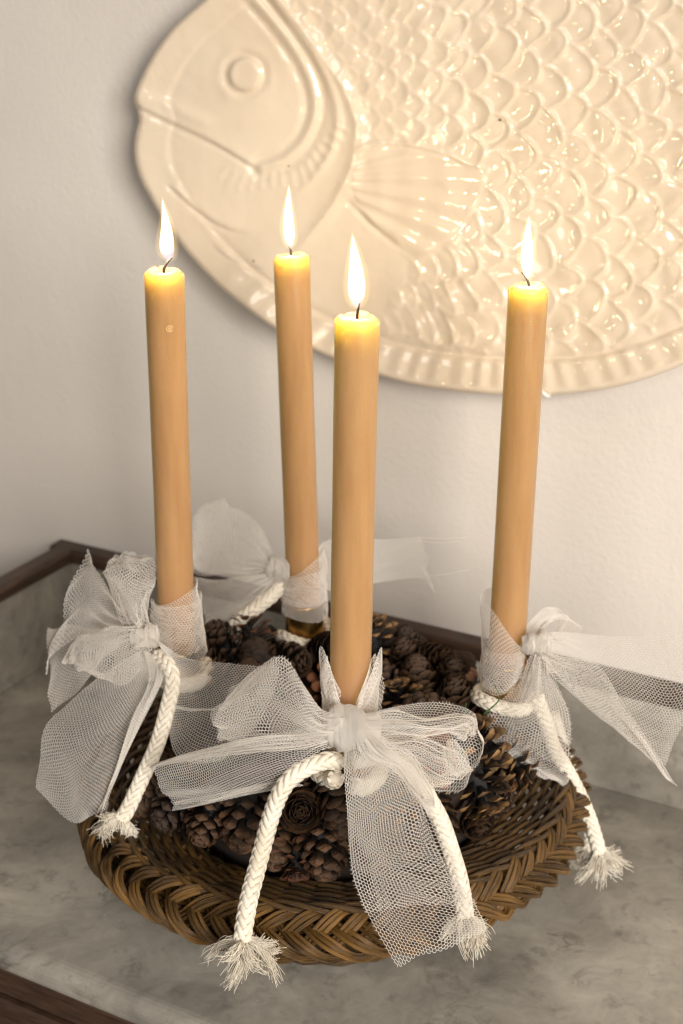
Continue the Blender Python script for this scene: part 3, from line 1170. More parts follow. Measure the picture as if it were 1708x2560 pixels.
def cone_layout(kind, seed):
    """transforms (4x4) of the scales on a unit-length cone along +Z"""
    r_ = np.random.default_rng(seed)
    n = {'A': 62, 'B': 74, 'C': 52}[kind]
    out = []
    for i in range(n):
        t = (i + 0.5) / n
        z = 0.04 + 0.86 * t ** 0.92
        core = 0.15 * (1 - 0.75 * t)
        ln = {'A': 0.31, 'B': 0.30, 'C': 0.40}[kind] * (math.sin(PI * min(1, 0.20 + 0.78 * t)) ** 0.7) + 0.03
        el = {'A': -0.10 + 1.15 * t, 'B': 0.15 + 1.05 * t ** 1.3, 'C': -0.35 + 1.35 * t}[kind] + r_.normal(0, 0.06)
        az = i * 2.39996 + r_.normal(0, 0.05)
        wd = {'A': 0.30, 'B': 0.32, 'C': 0.32}[kind] * (0.55 + 0.45 * math.sin(PI * min(1, 0.2 + 0.75 * t)))
        Rz = Matrix.Rotation(az, 4, 'Z')
        M = Rz @ Matrix.Translation((0, core * 0.6, z)) @ Matrix.Rotation(el, 4, 'X') @ Matrix.Rotation(r_.normal(0, 0.12), 4, 'Y') @ Matrix.Diagonal((wd, ln, min(ln, 0.34), 1))
        out.append(np.array(M))
    return out


def core_mesh(mb):
    lathe(mb, [(0.001, -0.02), (0.10, 0.0), (0.16, 0.08), (0.16, 0.3), (0.12, 0.6), (0.06, 0.85), (0.001, 0.93)], np.zeros(3), np.array([0, 0, 1.0]), 10)


CONES = {}
for kind, m_ in (('A', M_CONE_A), ('B', M_CONE_B), ('C', M_CONE_C), ('D', M_CONE_D)):
    geo = 'C' if kind == 'D' else kind
    sv_, sf_, sa_ = scale_verts(geo)
    for var in range(2):
        lay = cone_layout(geo, 11 + var)
        mb = MB()
        core_mesh(mb)
        for M in lay:
            v4 = sv_ @ M[:3, :3].T + M[:3, 3]
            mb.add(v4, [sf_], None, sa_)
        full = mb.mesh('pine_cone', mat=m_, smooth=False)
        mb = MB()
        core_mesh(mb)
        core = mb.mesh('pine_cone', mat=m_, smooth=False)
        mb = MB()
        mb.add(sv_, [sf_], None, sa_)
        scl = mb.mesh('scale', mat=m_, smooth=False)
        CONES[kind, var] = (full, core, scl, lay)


def put_cone(base, axis, length, kind, var, roll, hero=False):
    full, core, scl, lay = CONES[kind, var]
    o = bpy.data.objects.new('pine_cone', core if hero else full)
    link(o, wreath)
    qv = Vector(axis).normalized().to_track_quat('Z', 'Y')
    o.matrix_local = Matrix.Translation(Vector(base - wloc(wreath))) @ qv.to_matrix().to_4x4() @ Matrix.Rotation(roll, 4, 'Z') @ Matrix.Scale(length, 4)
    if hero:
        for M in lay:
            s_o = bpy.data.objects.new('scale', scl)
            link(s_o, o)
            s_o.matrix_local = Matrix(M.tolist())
    return o


# cones one can study in the photo: pixel of the middle, distance, direction the tip points, length, kind
HERO = [
    ((752, 2025), 0.655, (0.05, -0.85, 0.5), 0.036, 'B', 0),
    ((612, 2045), 0.672, (-0.1, -0.25, -0.9), 0.040, 'A', 0),
    ((808, 2112), 0.655, (0.1, -0.5, -0.75), 0.040, 'A', 1),
    ((850, 2005), 0.655, (0.2, -0.6, -0.6), 0.040, 'B', 1),
    ((1186, 1945), 0.705, (0.35, -0.55, -0.6), 0.046, 'C', 0),
    ((1262, 1905), 0.735, (0.8, -0.25, -0.25), 0.040, 'C', 1),
    ((446, 2005), 0.694, (-0.55, -0.6, -0.5), 0.038, 'A', 1),
    ((526, 2035), 0.680, (-0.3, -0.7, -0.55), 0.038, 'A', 0),
    ((690, 2100), 0.664, (-0.05, -0.6, -0.55), 0.034, 'B', 0),
    ((738, 2128), 0.662, (0.1, -0.7, -0.4), 0.032, 'D', 1),
    ((1010, 2080), 0.668, (0.2, -0.7, -0.4), 0.036, 'A', 0),
    ((1090, 2045), 0.680, (0.3, -0.6, -0.5), 0.036, 'B', 1),
    ((930, 2110), 0.660, (0.1, -0.7, -0.5), 0.036, 'A', 1),
    ((380, 1985), 0.712, (-0.7, -0.4, -0.4), 0.036, 'B', 0),
    ((560, 1612), 0.812, (-0.5, 0.1, 0.8), 0.036, 'A', 0),
    ((622, 1592), 0.822, (-0.2, 0.2, 0.9), 0.034, 'D', 0),
    ((505, 1650), 0.795, (-0.6, -0.2, 0.7), 0.036, 'B', 1),
]
placed = []


def above_rim(p):
    """the wreath keeps clear of the woven rim: nothing low beyond its outer foot"""
    r_o = math.hypot(p[0] - WC[0], p[1] - WC[1])
    return r_o < 0.095 + max(0, p[2] - 0.080) * 0.6


nh = 0
for (px, py), fw, axd, ln, kind, var in HERO:
    p = W(px, py, fw)
    a_ = np.array(axd) / np.linalg.norm(axd)
    hero = nh < 5
    nh += 1
    put_cone(p - a_ * ln * 0.5, a_, ln, kind, var, rng.uniform(0, 6), hero)
    placed.append(p)
cand = []
for _ in range(6000):
    ph, ps = rng.uniform(0, 2 * PI), rng.uniform(-0.3, 3.3)
    R_ = 0.063
    nrm = np.array([math.cos(ph) * math.cos(ps), math.sin(ph) * math.cos(ps), math.sin(ps)])
    ctr = WC + np.array([math.cos(ph), math.sin(ph), 0]) * R_ + Z_ * (0.097 + 0.010 * max(0, math.sin(ph)))
    cand.append((ctr + nrm * 0.040, nrm, ps))
for _ in range(1500):
    ph, rr = rng.uniform(0, 2 * PI), 0.035 * math.sqrt(rng.uniform())
    nrm = unit(np.array([math.cos(ph) * 0.2, math.sin(ph) * 0.2, 1.0]))
    cand.append((WC + np.array([math.cos(ph) * rr, math.sin(ph) * rr, 0.120]), nrm, 1.5))
ncone = 0
for p, nrm, ps in cand:
    if any(np.linalg.norm(p - o_) < 0.0205 for o_ in placed) or p[2] < 0.079 or not above_rim(p):
        continue
    if any(np.linalg.norm((p - c['bot'])[:2]) < 0.0175 and p[2] > 0.1 for c in CND.values()):
        continue
    if np.linalg.norm((p - CND['back']['bot'] + np.array([0, 0.012, 0]))[:2]) < 0.027 and p[2] > 0.118:
        continue
    placed.append(p)
    kind = rng.choice(['A', 'B', 'B', 'B', 'C', 'D'], p=[0.18, 0.18, 0.18, 0.14, 0.20, 0.12])
    ln = rng.uniform(0.030, 0.040)
    a_ = unit(nrm + rng.normal(0, 0.45, 3))
    put_cone(p - a_ * ln * 0.62, a_, ln, kind, int(rng.integers(2)), rng.uniform(0, 6))
    ncone += 1
print('CONES', ncone)
for i, (px, py, dx) in enumerate([(1210, 1745, 0.012), (1155, 1757, 0.002), (1135, 1765, -0.003)]):
    root = thing('pine_needle', W(px, py + 30, 0.70), ['long curved green needle beside the right bow', 'short straight green needle above the front bow loop', 'tiny green needle tip left of the short one'][i], 'pine needle', 'stray green needles')
    mb = MB()
    h0 = (0.016, 0.009, 0.006)[i]
    p0 = W(px, py + 40, 0.705)
    tube(mb, catmull([p0, p0 + np.array([dx * 0.7, 0, h0 * 0.6]), p0 + np.array([dx * (0.4 if i == 0 else 1), -0.002, h0 * 1.25])], 10), np.linspace(0.0006, 0.0002, 10), 5)
    mb.build('blade', M_GREEN, root)

# ------------------------------------------------------------------ cotton ropes
def braid(path, r, parent, pitch=0.030, phase=0.0):
    """eight yarn strands plaited round a core along path (N,3)"""
    P, L = resample(catmull(path, 400), int(max(40, np.sum(np.linalg.norm(np.diff(catmull(path, 200), axis=0), axis=1)) / 0.00055)))
    T, A, B = frames(P)
    s = np.linspace(0, L, len(P))
    mb = MB()
    tube(mb, P, r * 0.80, 12)
    mb.build('core', M_ROPE, parent)
    for k in range(12):
        dirn = 1 if k < 6 else -1
        kk = k % 6
        al = dirn * 2 * PI * s / pitch + 2 * PI * kk / 6 + phase * dirn
        n_ = 12 * s / pitch + 6 * phase / PI
        wv = np.cos(PI / 2 * (n_ + 2 * kk - 0.5)) if dirn > 0 else -np.cos(PI / 2 * (2 * kk - n_ - 0.5))
        rad = r * (0.85 + 0.10 * wv)
        nrm = np.cos(al)[:, None] * A + np.sin(al)[:, None] * B
        mb = MB()
        tube(mb, P + nrm * rad[:, None], r * 0.385, 7, ref=nrm, flat=0.50)
        mb.build('strand', M_ROPE, parent)
    return P, T


def fray(p, d, parent, n=110, length=0.024, spread=0.9, side=np.array([1.0, 0, 0]), droop=0.5):
    mb = MB()
    d = d / np.linalg.norm(d)
    a = side - side.dot(d) * d
    a /= np.linalg.norm(a)
    b = np.cross(d, a)
    for cl in range(24):
        ca, cr = rng.uniform(0, 2 * PI), math.sqrt(rng.uniform(0.02, 1))
        cb = cr * math.cos(ca), cr * math.sin(ca) * 0.7
        ccurl = rng.normal(0, 0.5, 3)
        for i in range(n // 24):
            o = p - d * 0.004 + (a * cb[0] + b * cb[1]) * 0.0028 + rng.normal(0, 0.0004, 3)
            sp_ = spread * (0.75 + 0.4 * rng.uniform())
            e = d + a * (cb[0] * sp_ + rng.normal(0, 0.12)) + b * (cb[1] * sp_ * 0.6 + rng.normal(0, 0.10))
            ll = length * rng.uniform(0.62, 1.08)
            e2 = unit(e)
            curl = ccurl + rng.normal(0, 0.13, 3)
            ep = unit(e - e.dot(d) * d + 1e-6)
            p1 = o + d * ll * 0.16
            p2 = p1 + (e2 * 0.75 + ep * 0.3 * spread * cr) * ll * 0.28 + curl * ll * 0.05
            p3 = p2 + (e2 * 0.8 + curl * 0.5 - Z_ * 0.25 * droop) * ll * 0.30
            p4 = p3 + (e2 * 0.35 + curl * 1.0 + rng.normal(0, 0.12, 3) - Z_ * 0.9 * droop) * ll * 0.30
            wv_ = rng.normal(0, 0.05, (3, 3)) * ll
            pts = [o, p1 + wv_[0] * 0.4, p2 + wv_[1], p3 + wv_[2], p4]
            tube(mb, catmull(pts, 11), np.linspace(0.00025, 0.00016, 11), 4)
    ob = mb.build('frayed_end', M_ROPE, parent)
    ob['kind'] = 'stuff'
    return ob


def cup_loop(c, zc, r, a0, a1, n=30, lift=0.0):
    ang = np.linspace(a0, a1, n)
    ctr = c['bot'] + Z_ * (zc - c['bot'][2])
    return [ctr + np.array([math.cos(a) * (0.0128 + r), math.sin(a) * (0.0128 + r), 0.002 * math.sin(a * 2)]) for a in ang]


RR_ = 0.0044
rope_front = thing('cotton_rope', CND['front']['bot'], 'cream plaited cotton rope with two frayed ends hanging over the basket front', 'rope', 'cotton ropes tied round the candle cups')
lp = cup_loop(CND['front'], 0.1435, RR_, -PI * 0.62 - 2 * PI + 0.55, -PI * 0.62 - 0.2, 20)
left_end = [W(812, 1902, 0.646), W(747, 1930, 0.643), W(706, 1972, 0.640), W(678, 2040, 0.638), W(660, 2105, 0.634), W(640, 2180, 0.624), W(622, 2250, 0.611), W(609, 2325, 0.600), W(607, 2352, 0.597)]
right_end = [W(950, 1890, 0.643), W(998, 1905, 0.640), W(1043, 1952, 0.640), W(1076, 2003, 0.640), W(1104, 2056, 0.640), W(1126, 2120, 0.637), W(1147, 2190, 0.628), W(1158, 2250, 0.618), W(1164, 2296, 0.612)]
P, T = braid(np.array([lp[0] + np.array([-0.001, -0.002, 0.003])] + lp[1::3] + [W(840, 1945, 0.648)]), RR_, rope_front)
P, T = braid(np.array([W(850, 1905, 0.650)] + left_end), RR_, rope_front, phase=0.5)
fray(P[-1], T[-1] + np.array([0, -0.2, -0.25]), rope_front, 960, 0.0215, 1.9)
P, T = braid(np.array([W(890, 1900, 0.648)] + right_end), RR_, rope_front, phase=1.1)
fray(P[-1], T[-1] + np.array([-0.05, -0.15, -0.35]), rope_front, 768, 0.018, 1.0)

rope_left = thing('cotton_rope', CND['left']['bot'], 'cream plaited cotton rope hanging from the left bow, frayed end on the rim', 'rope', 'cotton ropes tied round the candle cups')
lp = cup_loop(CND['left'], 0.146, RR_, -PI * 2.72, -PI * 0.78, 22)
braid(np.array(lp), RR_, rope_left)
left_end = [W(395, 1640, 0.745), W(420, 1664, 0.735), W(432, 1704, 0.728), W(420, 1766, 0.722), W(394, 1858, 0.715), W(358, 1940, 0.708), W(324, 2014, 0.700), W(302, 2052, 0.694)]
P, T = braid(np.array(left_end), 0.0043, rope_left, phase=0.3)
fray(P[-1], T[-1] + np.array([-0.1, -0.1, -0.3]), rope_left, 816, 0.0185, 1.25)

rope_right = thing('cotton_rope', CND['right']['bot'], 'cream plaited cotton rope hanging from the right bow over the basket edge', 'rope', 'cotton ropes tied round the candle cups')
lp = cup_loop(CND['right'], 0.1395, RR_ * 0.9, -PI * 1.6, -PI * 0.18, 16)
braid(np.array(lp), RR_ * 0.9, rope_right)
right_end = [W(1340, 1740, 0.750), W(1366, 1810, 0.752), W(1384, 1868, 0.756), W(1420, 1930, 0.756), W(1448, 1984, 0.752), W(1472, 2042, 0.748), W(1488, 2092, 0.746), W(1498, 2130, 0.744)]
P, T = braid(np.array(right_end), 0.0043, rope_right, phase=0.9)
fray(P[-1], T[-1] + np.array([0.1, -0.1, -0.3]), rope_right, 672, 0.019, 0.9)
far_end = [W(1384, 1790, 0.800), W(1412, 1880, 0.815), W(1440, 1960, 0.815), W(1466, 2030, 0.808), W(1474, 2080, 0.798), W(1462, 2125, 0.790)]
P, T = braid(np.array(far_end), 0.0040, rope_right, phase=0.2)
fray(P[-1], np.array([-0.5, -0.3, -0.45]), rope_right, 240, 0.024, 1.0)

rope_back = thing('cotton_rope', CND['back']['bot'], 'cream plaited cotton rope looped round the back candle cup by the wall', 'rope', 'cotton ropes tied round the candle cups')
lp = cup_loop(CND['back'], 0.1400, RR_ * 1.05, -PI * 0.88, PI * 0.6, 18)
braid(np.array([W(520, 1650, 0.835), W(552, 1596, 0.828), W(596, 1552, 0.824), W(650, 1512, 0.830), W(690, 1478, 0.838), W(704, 1440, 0.843)]), RR_, rope_back)
braid(np.array(lp), RR_ * 0.95, rope_back)

# ------------------------------------------------------------------ tulle bows
CELL = 0.00113          # side of a hexagon of the netting
THR = 0.000152


def tulle(name, parent, ribs, W_=None, wrinkle=0.0012, pleats=5, knot=(0.0, None), seed=0, thr=THR, fold=0.0):
    """netting: ribs = cross lines from one end of the strip to the other, each a list of 3-D points across its width.
    The mesh of threads is laid out flat in metres and draped on the surface; pleats deepen near the knot end(s)."""
    r_ = np.random.default_rng(seed + 100)
    R = np.stack([catmull(np.asarray(rb, float), 44) if len(rb) > 2 else np.linspace(rb[0], rb[1], 44) for rb in ribs])
    nL = 72
    Gd = catmull(R, nL) if len(ribs) > 2 else np.linspace(R[0], R[1], nL)
    seg = np.linalg.norm(np.diff(Gd, axis=0), axis=2).mean(1)
    Ls = np.concatenate([[0], np.cumsum(seg)])
    L = Ls[-1]
    wid = np.linalg.norm(np.diff(Gd, axis=1), axis=2).sum(1)
    if W_ is None:
        W_ = wid.max() * 1.08
    du = np.gradient(Gd, axis=0)
    dv = np.gradient(Gd, axis=1)
    nn = unit(np.cross(du, dv))
    un = np.linspace(0, 1, nL)[:, None]
    vn_ = np.linspace(0, 1, 44)[None]
    near = np.zeros((nL, 1))
    for kp in knot:
        if kp is not None:
            near = np.maximum(near, np.exp(-np.abs(un - kp) * 3.2))
    slack = np.clip(1 - (wid / W_), 0, 1)[:, None]
    ph = r_.uniform(0, 6, 6)
    pl = 0
    for m_ in range(7):
        f_ = pleats * r_.uniform(0.25, 1.5)
        pl = pl + r_.uniform(0.3, 0.8) * np.sin(2 * PI * f_ * vn_ + r_.uniform(0, 6) + r_.uniform(1, 4) * np.sin(un * r_.uniform(1.5, 6) + r_.uniform(0, 6)))
    cr_ = sum(r_.uniform(0.3, 0.7) * np.sin(un * a_ + vn_ * b_ + p_) for a_, b_, p_ in zip(r_.uniform(-26, 26, 6), r_.uniform(-22, 22, 6), r_.uniform(0, 6, 6)))
    dsp = pl * (0.30 + 0.5 * near) * slack * wrinkle * 0.9 + wrinkle * (0.45 * (np.sin(un * 9 + vn_ * 5 + ph[3]) + np.sin(un * 5 - vn_ * 11 + ph[4])) + 0.42 * cr_) * (0.3 + un * 0.7)
    Gd = Gd + nn * dsp[..., None]
    eu, ev = unit(du), unit(dv)
    q1 = sum(np.sin(un * a_ + vn_ * b_ + p_) for a_, b_, p_ in zip(r_.uniform(-16, 16, 4), r_.uniform(-9, 9, 4), r_.uniform(0, 6, 4))) * (0.2 + 0.8 * un)
    q2 = sum(np.sin(un * a_ + vn_ * b_ + p_) for a_, b_, p_ in zip(r_.uniform(-14, 14, 4), r_.uniform(-12, 12, 4), r_.uniform(0, 6, 4))) * (0.2 + 0.8 * un)
    Gd = Gd + (ev * q1[..., None] + eu * q2[..., None]) * wrinkle * 0.35
    a = CELL
    a1 = np.array([math.sqrt(3) * a, 0])
    a2 = np.array([math.sqrt(3) / 2 * a, 1.5 * a])
    nj = int(W_ / (1.5 * a)) + 3
    ni = int(L / a1[0]) + nj // 2 + 4
    I, J = np.meshgrid(np.arange(-nj // 2 - 2, ni), np.arange(-1, nj), indexing='ij')
    Apt = I[..., None] * a1 + J[..., None] * a2
    Bpt = Apt + np.array([0, a])
    pts = np.concatenate([Apt.reshape(-1, 2), Bpt.reshape(-1, 2)])
    nA = I.size
    idx = np.arange(nA).reshape(I.shape)
    e = [np.stack([idx.ravel(), idx.ravel() + nA], 1),
         np.stack([idx[:, :-1].ravel() + nA, idx[:, 1:].ravel()], 1),
         np.stack([idx[1:, :-1].ravel() + nA, idx[:-1, 1:].ravel()], 1)]
    E = np.concatenate(e)
    pts = pts + r_.normal(0, a * 0.07, pts.shape)
    ok = (pts[:, 0] >= 0) & (pts[:, 0] <= L) & (pts[:, 1] >= 0) & (pts[:, 1] <= W_)
    E = E[ok[E].all(1)]
    fu = np.interp(pts[:, 0], Ls, np.arange(nL))
    fv_ = np.clip(pts[:, 1] / W_, 0, 1) * 43
    iu = np.clip(fu.astype(int), 0, nL - 2)
    iv = np.clip(fv_.astype(int), 0, 42)
    fu = (fu - iu)[:, None]
    fv_ = (fv_ - iv)[:, None]
    Q = Gd[iu, iv] * (1 - fu) * (1 - fv_) + Gd[iu + 1, iv] * fu * (1 - fv_) + Gd[iu, iv + 1] * (1 - fu) * fv_ + Gd[iu + 1, iv + 1] * fu * fv_
    nq = nn[iu, iv]
    p, q_ = Q[E[:, 0]], Q[E[:, 1]]
    d = unit(q_ - p)
    n1 = unit(nq[E[:, 0]] - (nq[E[:, 0]] * d).sum(1, keepdims=True) * d)
    n2 = np.cross(d, n1)
    m = len(E)
    offs = [thr * (math.cos(t) * n1 + math.sin(t) * n2) for t in (0.3, 0.3 + 2 * PI / 3, 0.3 + 4 * PI / 3)]
    V = np.stack([p + offs[0], p + offs[1], p + offs[2], q_ + offs[0], q_ + offs[1], q_ + offs[2]], 1).reshape(-1, 3)
    b6 = np.arange(m)[:, None] * 6
    F = np.concatenate([b6 + np.array([0, 1, 4, 3]), b6 + np.array([1, 2, 5, 4]), b6 + np.array([2, 0, 3, 5])])
    mb = MB()
    mb.add(V, [F])
    global NTRI
    NTRI += len(F) * 2
    return mb.build(name, M_TULLE, parent)


NTRI = 0


def wrap(c, z0, z1, r0, r1, a0, a1, n=12, top=None, bot=None):
    """ribs of a band wound round a candle; top/bot functions give the heights along the angle"""
    out = []
    for k in range(n):
        t = k / (n - 1)
        a = a0 + (a1 - a0) * t
        zt = z1 if top is None else top(t)
        zb = z0 if bot is None else bot(t)
        rib = []
        for s, rr in ((0, r0), (0.33, r0 * 0.7 + r1 * 0.3), (0.66, r0 * 0.3 + r1 * 0.7), (1, r1)):
            z = zb + (zt - zb) * s
            ctr = c['bot'] + c['ax'] * ((z - c['bot'][2]) / c['ax'][2])
            rib.append(ctr + np.array([math.cos(a), math.sin(a), 0]) * rr)
        out.append(rib)
    return out


BW = 0.052


def lump(name, parent, ctr, rx, ry, rz, seed, layers=3):
    """the tied knot: tight layers of gathered netting"""
    ctr = np.asarray(ctr)
    ribs = []
    r_ = np.random.default_rng(seed)
    for k in range(10 * layers):
        a = 2 * PI * k / 10 + 0.4
        sh = 1 - 0.10 * (k // 10) + r_.normal(0, 0.03)
        rib = []
        for s in np.linspace(-1, 1, 13):
            w_ = math.sqrt(max(0, 1 - (0.86 * s) ** 2)) * (1 + 0.20 * math.sin(2 * a + seed + 2.5 * s) + 0.10 * math.sin(5 * a - 3 * s + seed) + 0.085 * math.sin(8.5 * s + 1.3 * math.sin(a + seed)))
            rib.append(ctr + np.array([rx * s * 0.95, 0, 0]) + np.array([0, math.cos(a) * ry, math.sin(a) * rz]) * w_ * sh)
        ribs.append(rib)
    return tulle(name, parent, ribs, rx * 6.0, 0.0008, 6, (0.5,), seed)


# --- front bow
bow = thing('tulle_bow', W(878, 1820, 0.648), 'large ivory tulle bow round the front candle, long tail over the basket rim', 'bow', 'tulle bows round the candles')
c = CND['front']
lump('knot', bow, W(884, 1822, 0.642), 0.0145, 0.0085, 0.0122, 1, 4)
# collar: two ears rising either side of the candle, meeting at the knot
ang0, ang1 = -PI / 2 + 0.35, -PI / 2 - 0.35 + 2 * PI
ear = lambda t: 0.186 + 0.029 * (math.exp(-((t - 0.16) / 0.13) ** 2) + math.exp(-((t - 0.84) / 0.13) ** 2)) + 0.006
tulle('collar', bow, wrap(c, 0.150, 0.2, 0.0145, 0.0162, ang0, ang1, 22, ear, lambda t: 0.158), None, 0.0012, 4, (0.0, 1.0), 2)
tulle('collar', bow, [[W(942, 1850, 0.655), W(958, 1760, 0.662), W(962, 1700, 0.668), W(938, 1632, 0.672)], [W(930, 1850, 0.648), W(925, 1790, 0.652), W(918, 1740, 0.655), W(930, 1650, 0.664)], [W(900, 1830, 0.645), W(890, 1800, 0.647), W(886, 1790, 0.648), W(884, 1785, 0.65)]], None, 0.001, 4, (1.0,), 3)
tulle('collar', bow, [[W(815, 1850, 0.655), W(805, 1760, 0.660), W(803, 1700, 0.668), W(818, 1636, 0.674)], [W(826, 1850, 0.648), W(828, 1790, 0.652), W(826, 1740, 0.655), W(822, 1650, 0.664)], [W(850, 1830, 0.645), W(852, 1800, 0.647), W(853, 1790, 0.648), W(853, 1780, 0.65)]], None, 0.001, 4, (1.0,), 4)
# left loop, front and back layer
tulle('loop', bow, [[W(862, 1786, 0.640), W(860, 1815, 0.637), W(862, 1850, 0.640)], [W(800, 1772, 0.642), W(800, 1815, 0.634), W(800, 1862, 0.641)], [W(742, 1680, 0.655), W(730, 1770, 0.634), W(740, 1868, 0.642)], [W(700, 1640, 0.662), W(660, 1755, 0.638), W(680, 1872, 0.645)], [W(640, 1676, 0.668), W(590, 1770, 0.648), W(610, 1866, 0.650)], [W(575, 1726, 0.672), W(535, 1790, 0.660), W(550, 1850, 0.656)]], BW, 0.0022, 5, (0.0,), 5)
tulle('loop', bow, [[W(862, 1790, 0.646), W(860, 1820, 0.644), W(862, 1845, 0.646)], [W(800, 1768, 0.650), W(800, 1815, 0.646), W(800, 1850, 0.648)], [W(752, 1690, 0.668), W(735, 1770, 0.656), W(745, 1850, 0.652)], [W(708, 1638, 0.672), W(670, 1740, 0.668), W(680, 1855, 0.658)], [W(650, 1664, 0.676), W(600, 1752, 0.674), W(610, 1850, 0.666)], [W(577, 1726, 0.674), W(537, 1790, 0.668), W(552, 1850, 0.662)]], BW, 0.0020, 4, (0.0,), 6)
# left tail fanning to its cut end
tulle('tail', bow, [[W(860, 1800, 0.644), W(860, 1830, 0.641), W(862, 1868, 0.644)], [W(780, 1812, 0.644), W(775, 1850, 0.640), W(800, 1880, 0.642)], [W(680, 1836, 0.648), W(680, 1886, 0.642), W(740, 1930, 0.643)], [W(560, 1862, 0.662), W(560, 1925, 0.655), W(640, 1978, 0.652)], [W(460, 1890, 0.676), W(470, 1960, 0.672), W(530, 2004, 0.664)], [W(384, 1914, 0.690), W(402, 1970, 0.686), W(428, 2018, 0.680)]], None, 0.0012, 5, (0.0,), 7)
tulle('tail', bow, [[W(860, 1812, 0.641), W(862, 1838, 0.640)], [W(760, 1832, 0.639), W(765, 1868, 0.640)], [W(640, 1838, 0.646), W(640, 1882, 0.648)], [W(520, 1866, 0.666), W(515, 1898, 0.668)], [W(430, 1895, 0.684), W(428, 1908, 0.684)], [W(378, 1913, 0.692), W(379, 1917, 0.692)]], 0.045, 0.0016, 4, (0.0, 1.0), 8)
tulle('tail', bow, [[W(760, 1965, 0.642), W(740, 1945, 0.643)], [W(620, 1988, 0.654), W(610, 1968, 0.655)], [W(530, 2010, 0.664), W(515, 1990, 0.666)], [W(430, 2028, 0.680), W(436, 2004, 0.681)]], 0.016, 0.0006, 2, (None,), 9)
# right loop: back layer, front curl
tulle('loop', bow, [[W(915, 1786, 0.645), W(912, 1820, 0.642), W(915, 1862, 0.645)], [W(976, 1768, 0.652), W(980, 1818, 0.650), W(978, 1872, 0.650)], [W(1055, 1752, 0.660), W(1062, 1840, 0.660), W(1040, 1930, 0.652)], [W(1130, 1758, 0.668), W(1130, 1850, 0.668), W(1085, 1985, 0.654)], [W(1186, 1782, 0.672), W(1190, 1860, 0.670), W(1138, 1984, 0.656)], [W(1206, 1835, 0.668), W(1205, 1885, 0.664), W(1168, 1954, 0.656)]], BW, 0.0018, 4, (0.0,), 10)
tulle('loop', bow, [[W(915, 1786, 0.640), W(912, 1820, 0.636), W(915, 1862, 0.640)], [W(985, 1775, 0.640), W(985, 1815, 0.632), W(985, 1850, 0.640)], [W(1060, 1790, 0.645), W(1062, 1822, 0.634), W(1052, 1846, 0.640)], [W(1125, 1778, 0.652), W(1130, 1812, 0.642), W(1115, 1836, 0.644)], [W(1180, 1788, 0.664), W(1176, 1818, 0.655), W(1140, 1842, 0.648)], [W(1204, 1836, 0.668), W(1180, 1838, 0.660), W(1128, 1850, 0.650)]], BW, 0.0022, 5, (0.0,), 11)
tulle('loop', bow, [[W(912, 1830, 0.638), W(908, 1850, 0.636), W(912, 1872, 0.640)], [W(985, 1850, 0.636), W(975, 1872, 0.632), W(970, 1892, 0.640)], [W(1050, 1842, 0.638), W(1040, 1880, 0.630), W(1015, 1925, 0.638)], [W(1105, 1866, 0.640), W(1080, 1905, 0.630), W(1052, 1945, 0.638)], [W(1150, 1880, 0.646), W(1112, 1925, 0.634), W(1090, 1968, 0.640)], [W(1175, 1925, 0.650), W(1150, 1940, 0.640), W(1132, 1966, 0.642)]], BW, 0.0020, 5, (0.0,), 12)
tulle('loop', bow, [[W(1135, 1842, 0.640), W(1118, 1848, 0.645), W(1108, 1866, 0.650)], [W(1170, 1890, 0.640), W(1140, 1896, 0.640), W(1112, 1905, 0.646)], [W(1174, 1925, 0.642), W(1148, 1922, 0.638), W(1110, 1930, 0.642)], [W(1150, 1956, 0.644), W(1132, 1942, 0.638), W(1090, 1945, 0.642)]], 0.03, 0.0012, 4, (None,), 13)
# long front tail, two layers
tl = [[W(858, 1842, 0.640), W(900, 1850, 0.634), W(945, 1850, 0.640)], [W(858, 1915, 0.637), W(920, 1905, 0.628), W(1010, 1900, 0.636)], [W(866, 2020, 0.630), W(950, 2000, 0.622), W(1070, 1985, 0.630)], [W(870, 2115, 0.622), W(970, 2105, 0.614), W(1120, 2090, 0.624)], [W(884, 2215, 0.610), W(1000, 2205, 0.602), W(1160, 2180, 0.614)], [W(920, 2298, 0.602), W(1040, 2290, 0.596), W(1190, 2262, 0.604)], [W(962, 2372, 0.596), W(1075, 2345, 0.591), W(1212, 2312, 0.599)], [W(993, 2418, 0.592), W(1090, 2384, 0.590), W(1216, 2335, 0.597)]]
tulle('tail', bow, tl, 0.056, 0.0013, 5, (0.0,), 14)
tl2 = [[W(862, 1842, 0.645), W(900, 1850, 0.641), W(945, 1850, 0.644)], [W(862, 1915, 0.642), W(920, 1905, 0.636), W(1000, 1900, 0.640)], [W(868, 2020, 0.634), W(945, 2005, 0.628), W(1050, 1990, 0.634)], [W(871, 2115, 0.626), W(960, 2125, 0.619), W(1085, 2100, 0.628)], [W(886, 2215, 0.613), W(1000, 2200, 0.606), W(1150, 2200, 0.617)], [W(915, 2285, 0.606), W(1050, 2265, 0.600), W(1195, 2270, 0.607)]]
tulle('tail', bow, tl2, 0.052, 0.0014, 6, (0.0,), 15)
tl3 = [[W(880, 1838, 0.637), W(910, 1835, 0.634), W(945, 1835, 0.637)], [W(905, 1890, 0.633), W(950, 1880, 0.628), W(995, 1862, 0.634)], [W(975, 1935, 0.632), W(1010, 1918, 0.628), W(1040, 1895, 0.634)], [W(1035, 1985, 0.633), W(1055, 1970, 0.630), W(1074, 1950, 0.634)], [W(1066, 2030, 0.634), W(1076, 2020, 0.632), W(1088, 2008, 0.634)]]
tulle('tail', bow, tl3, 0.075, 0.002, 7, (0.0,), 16)

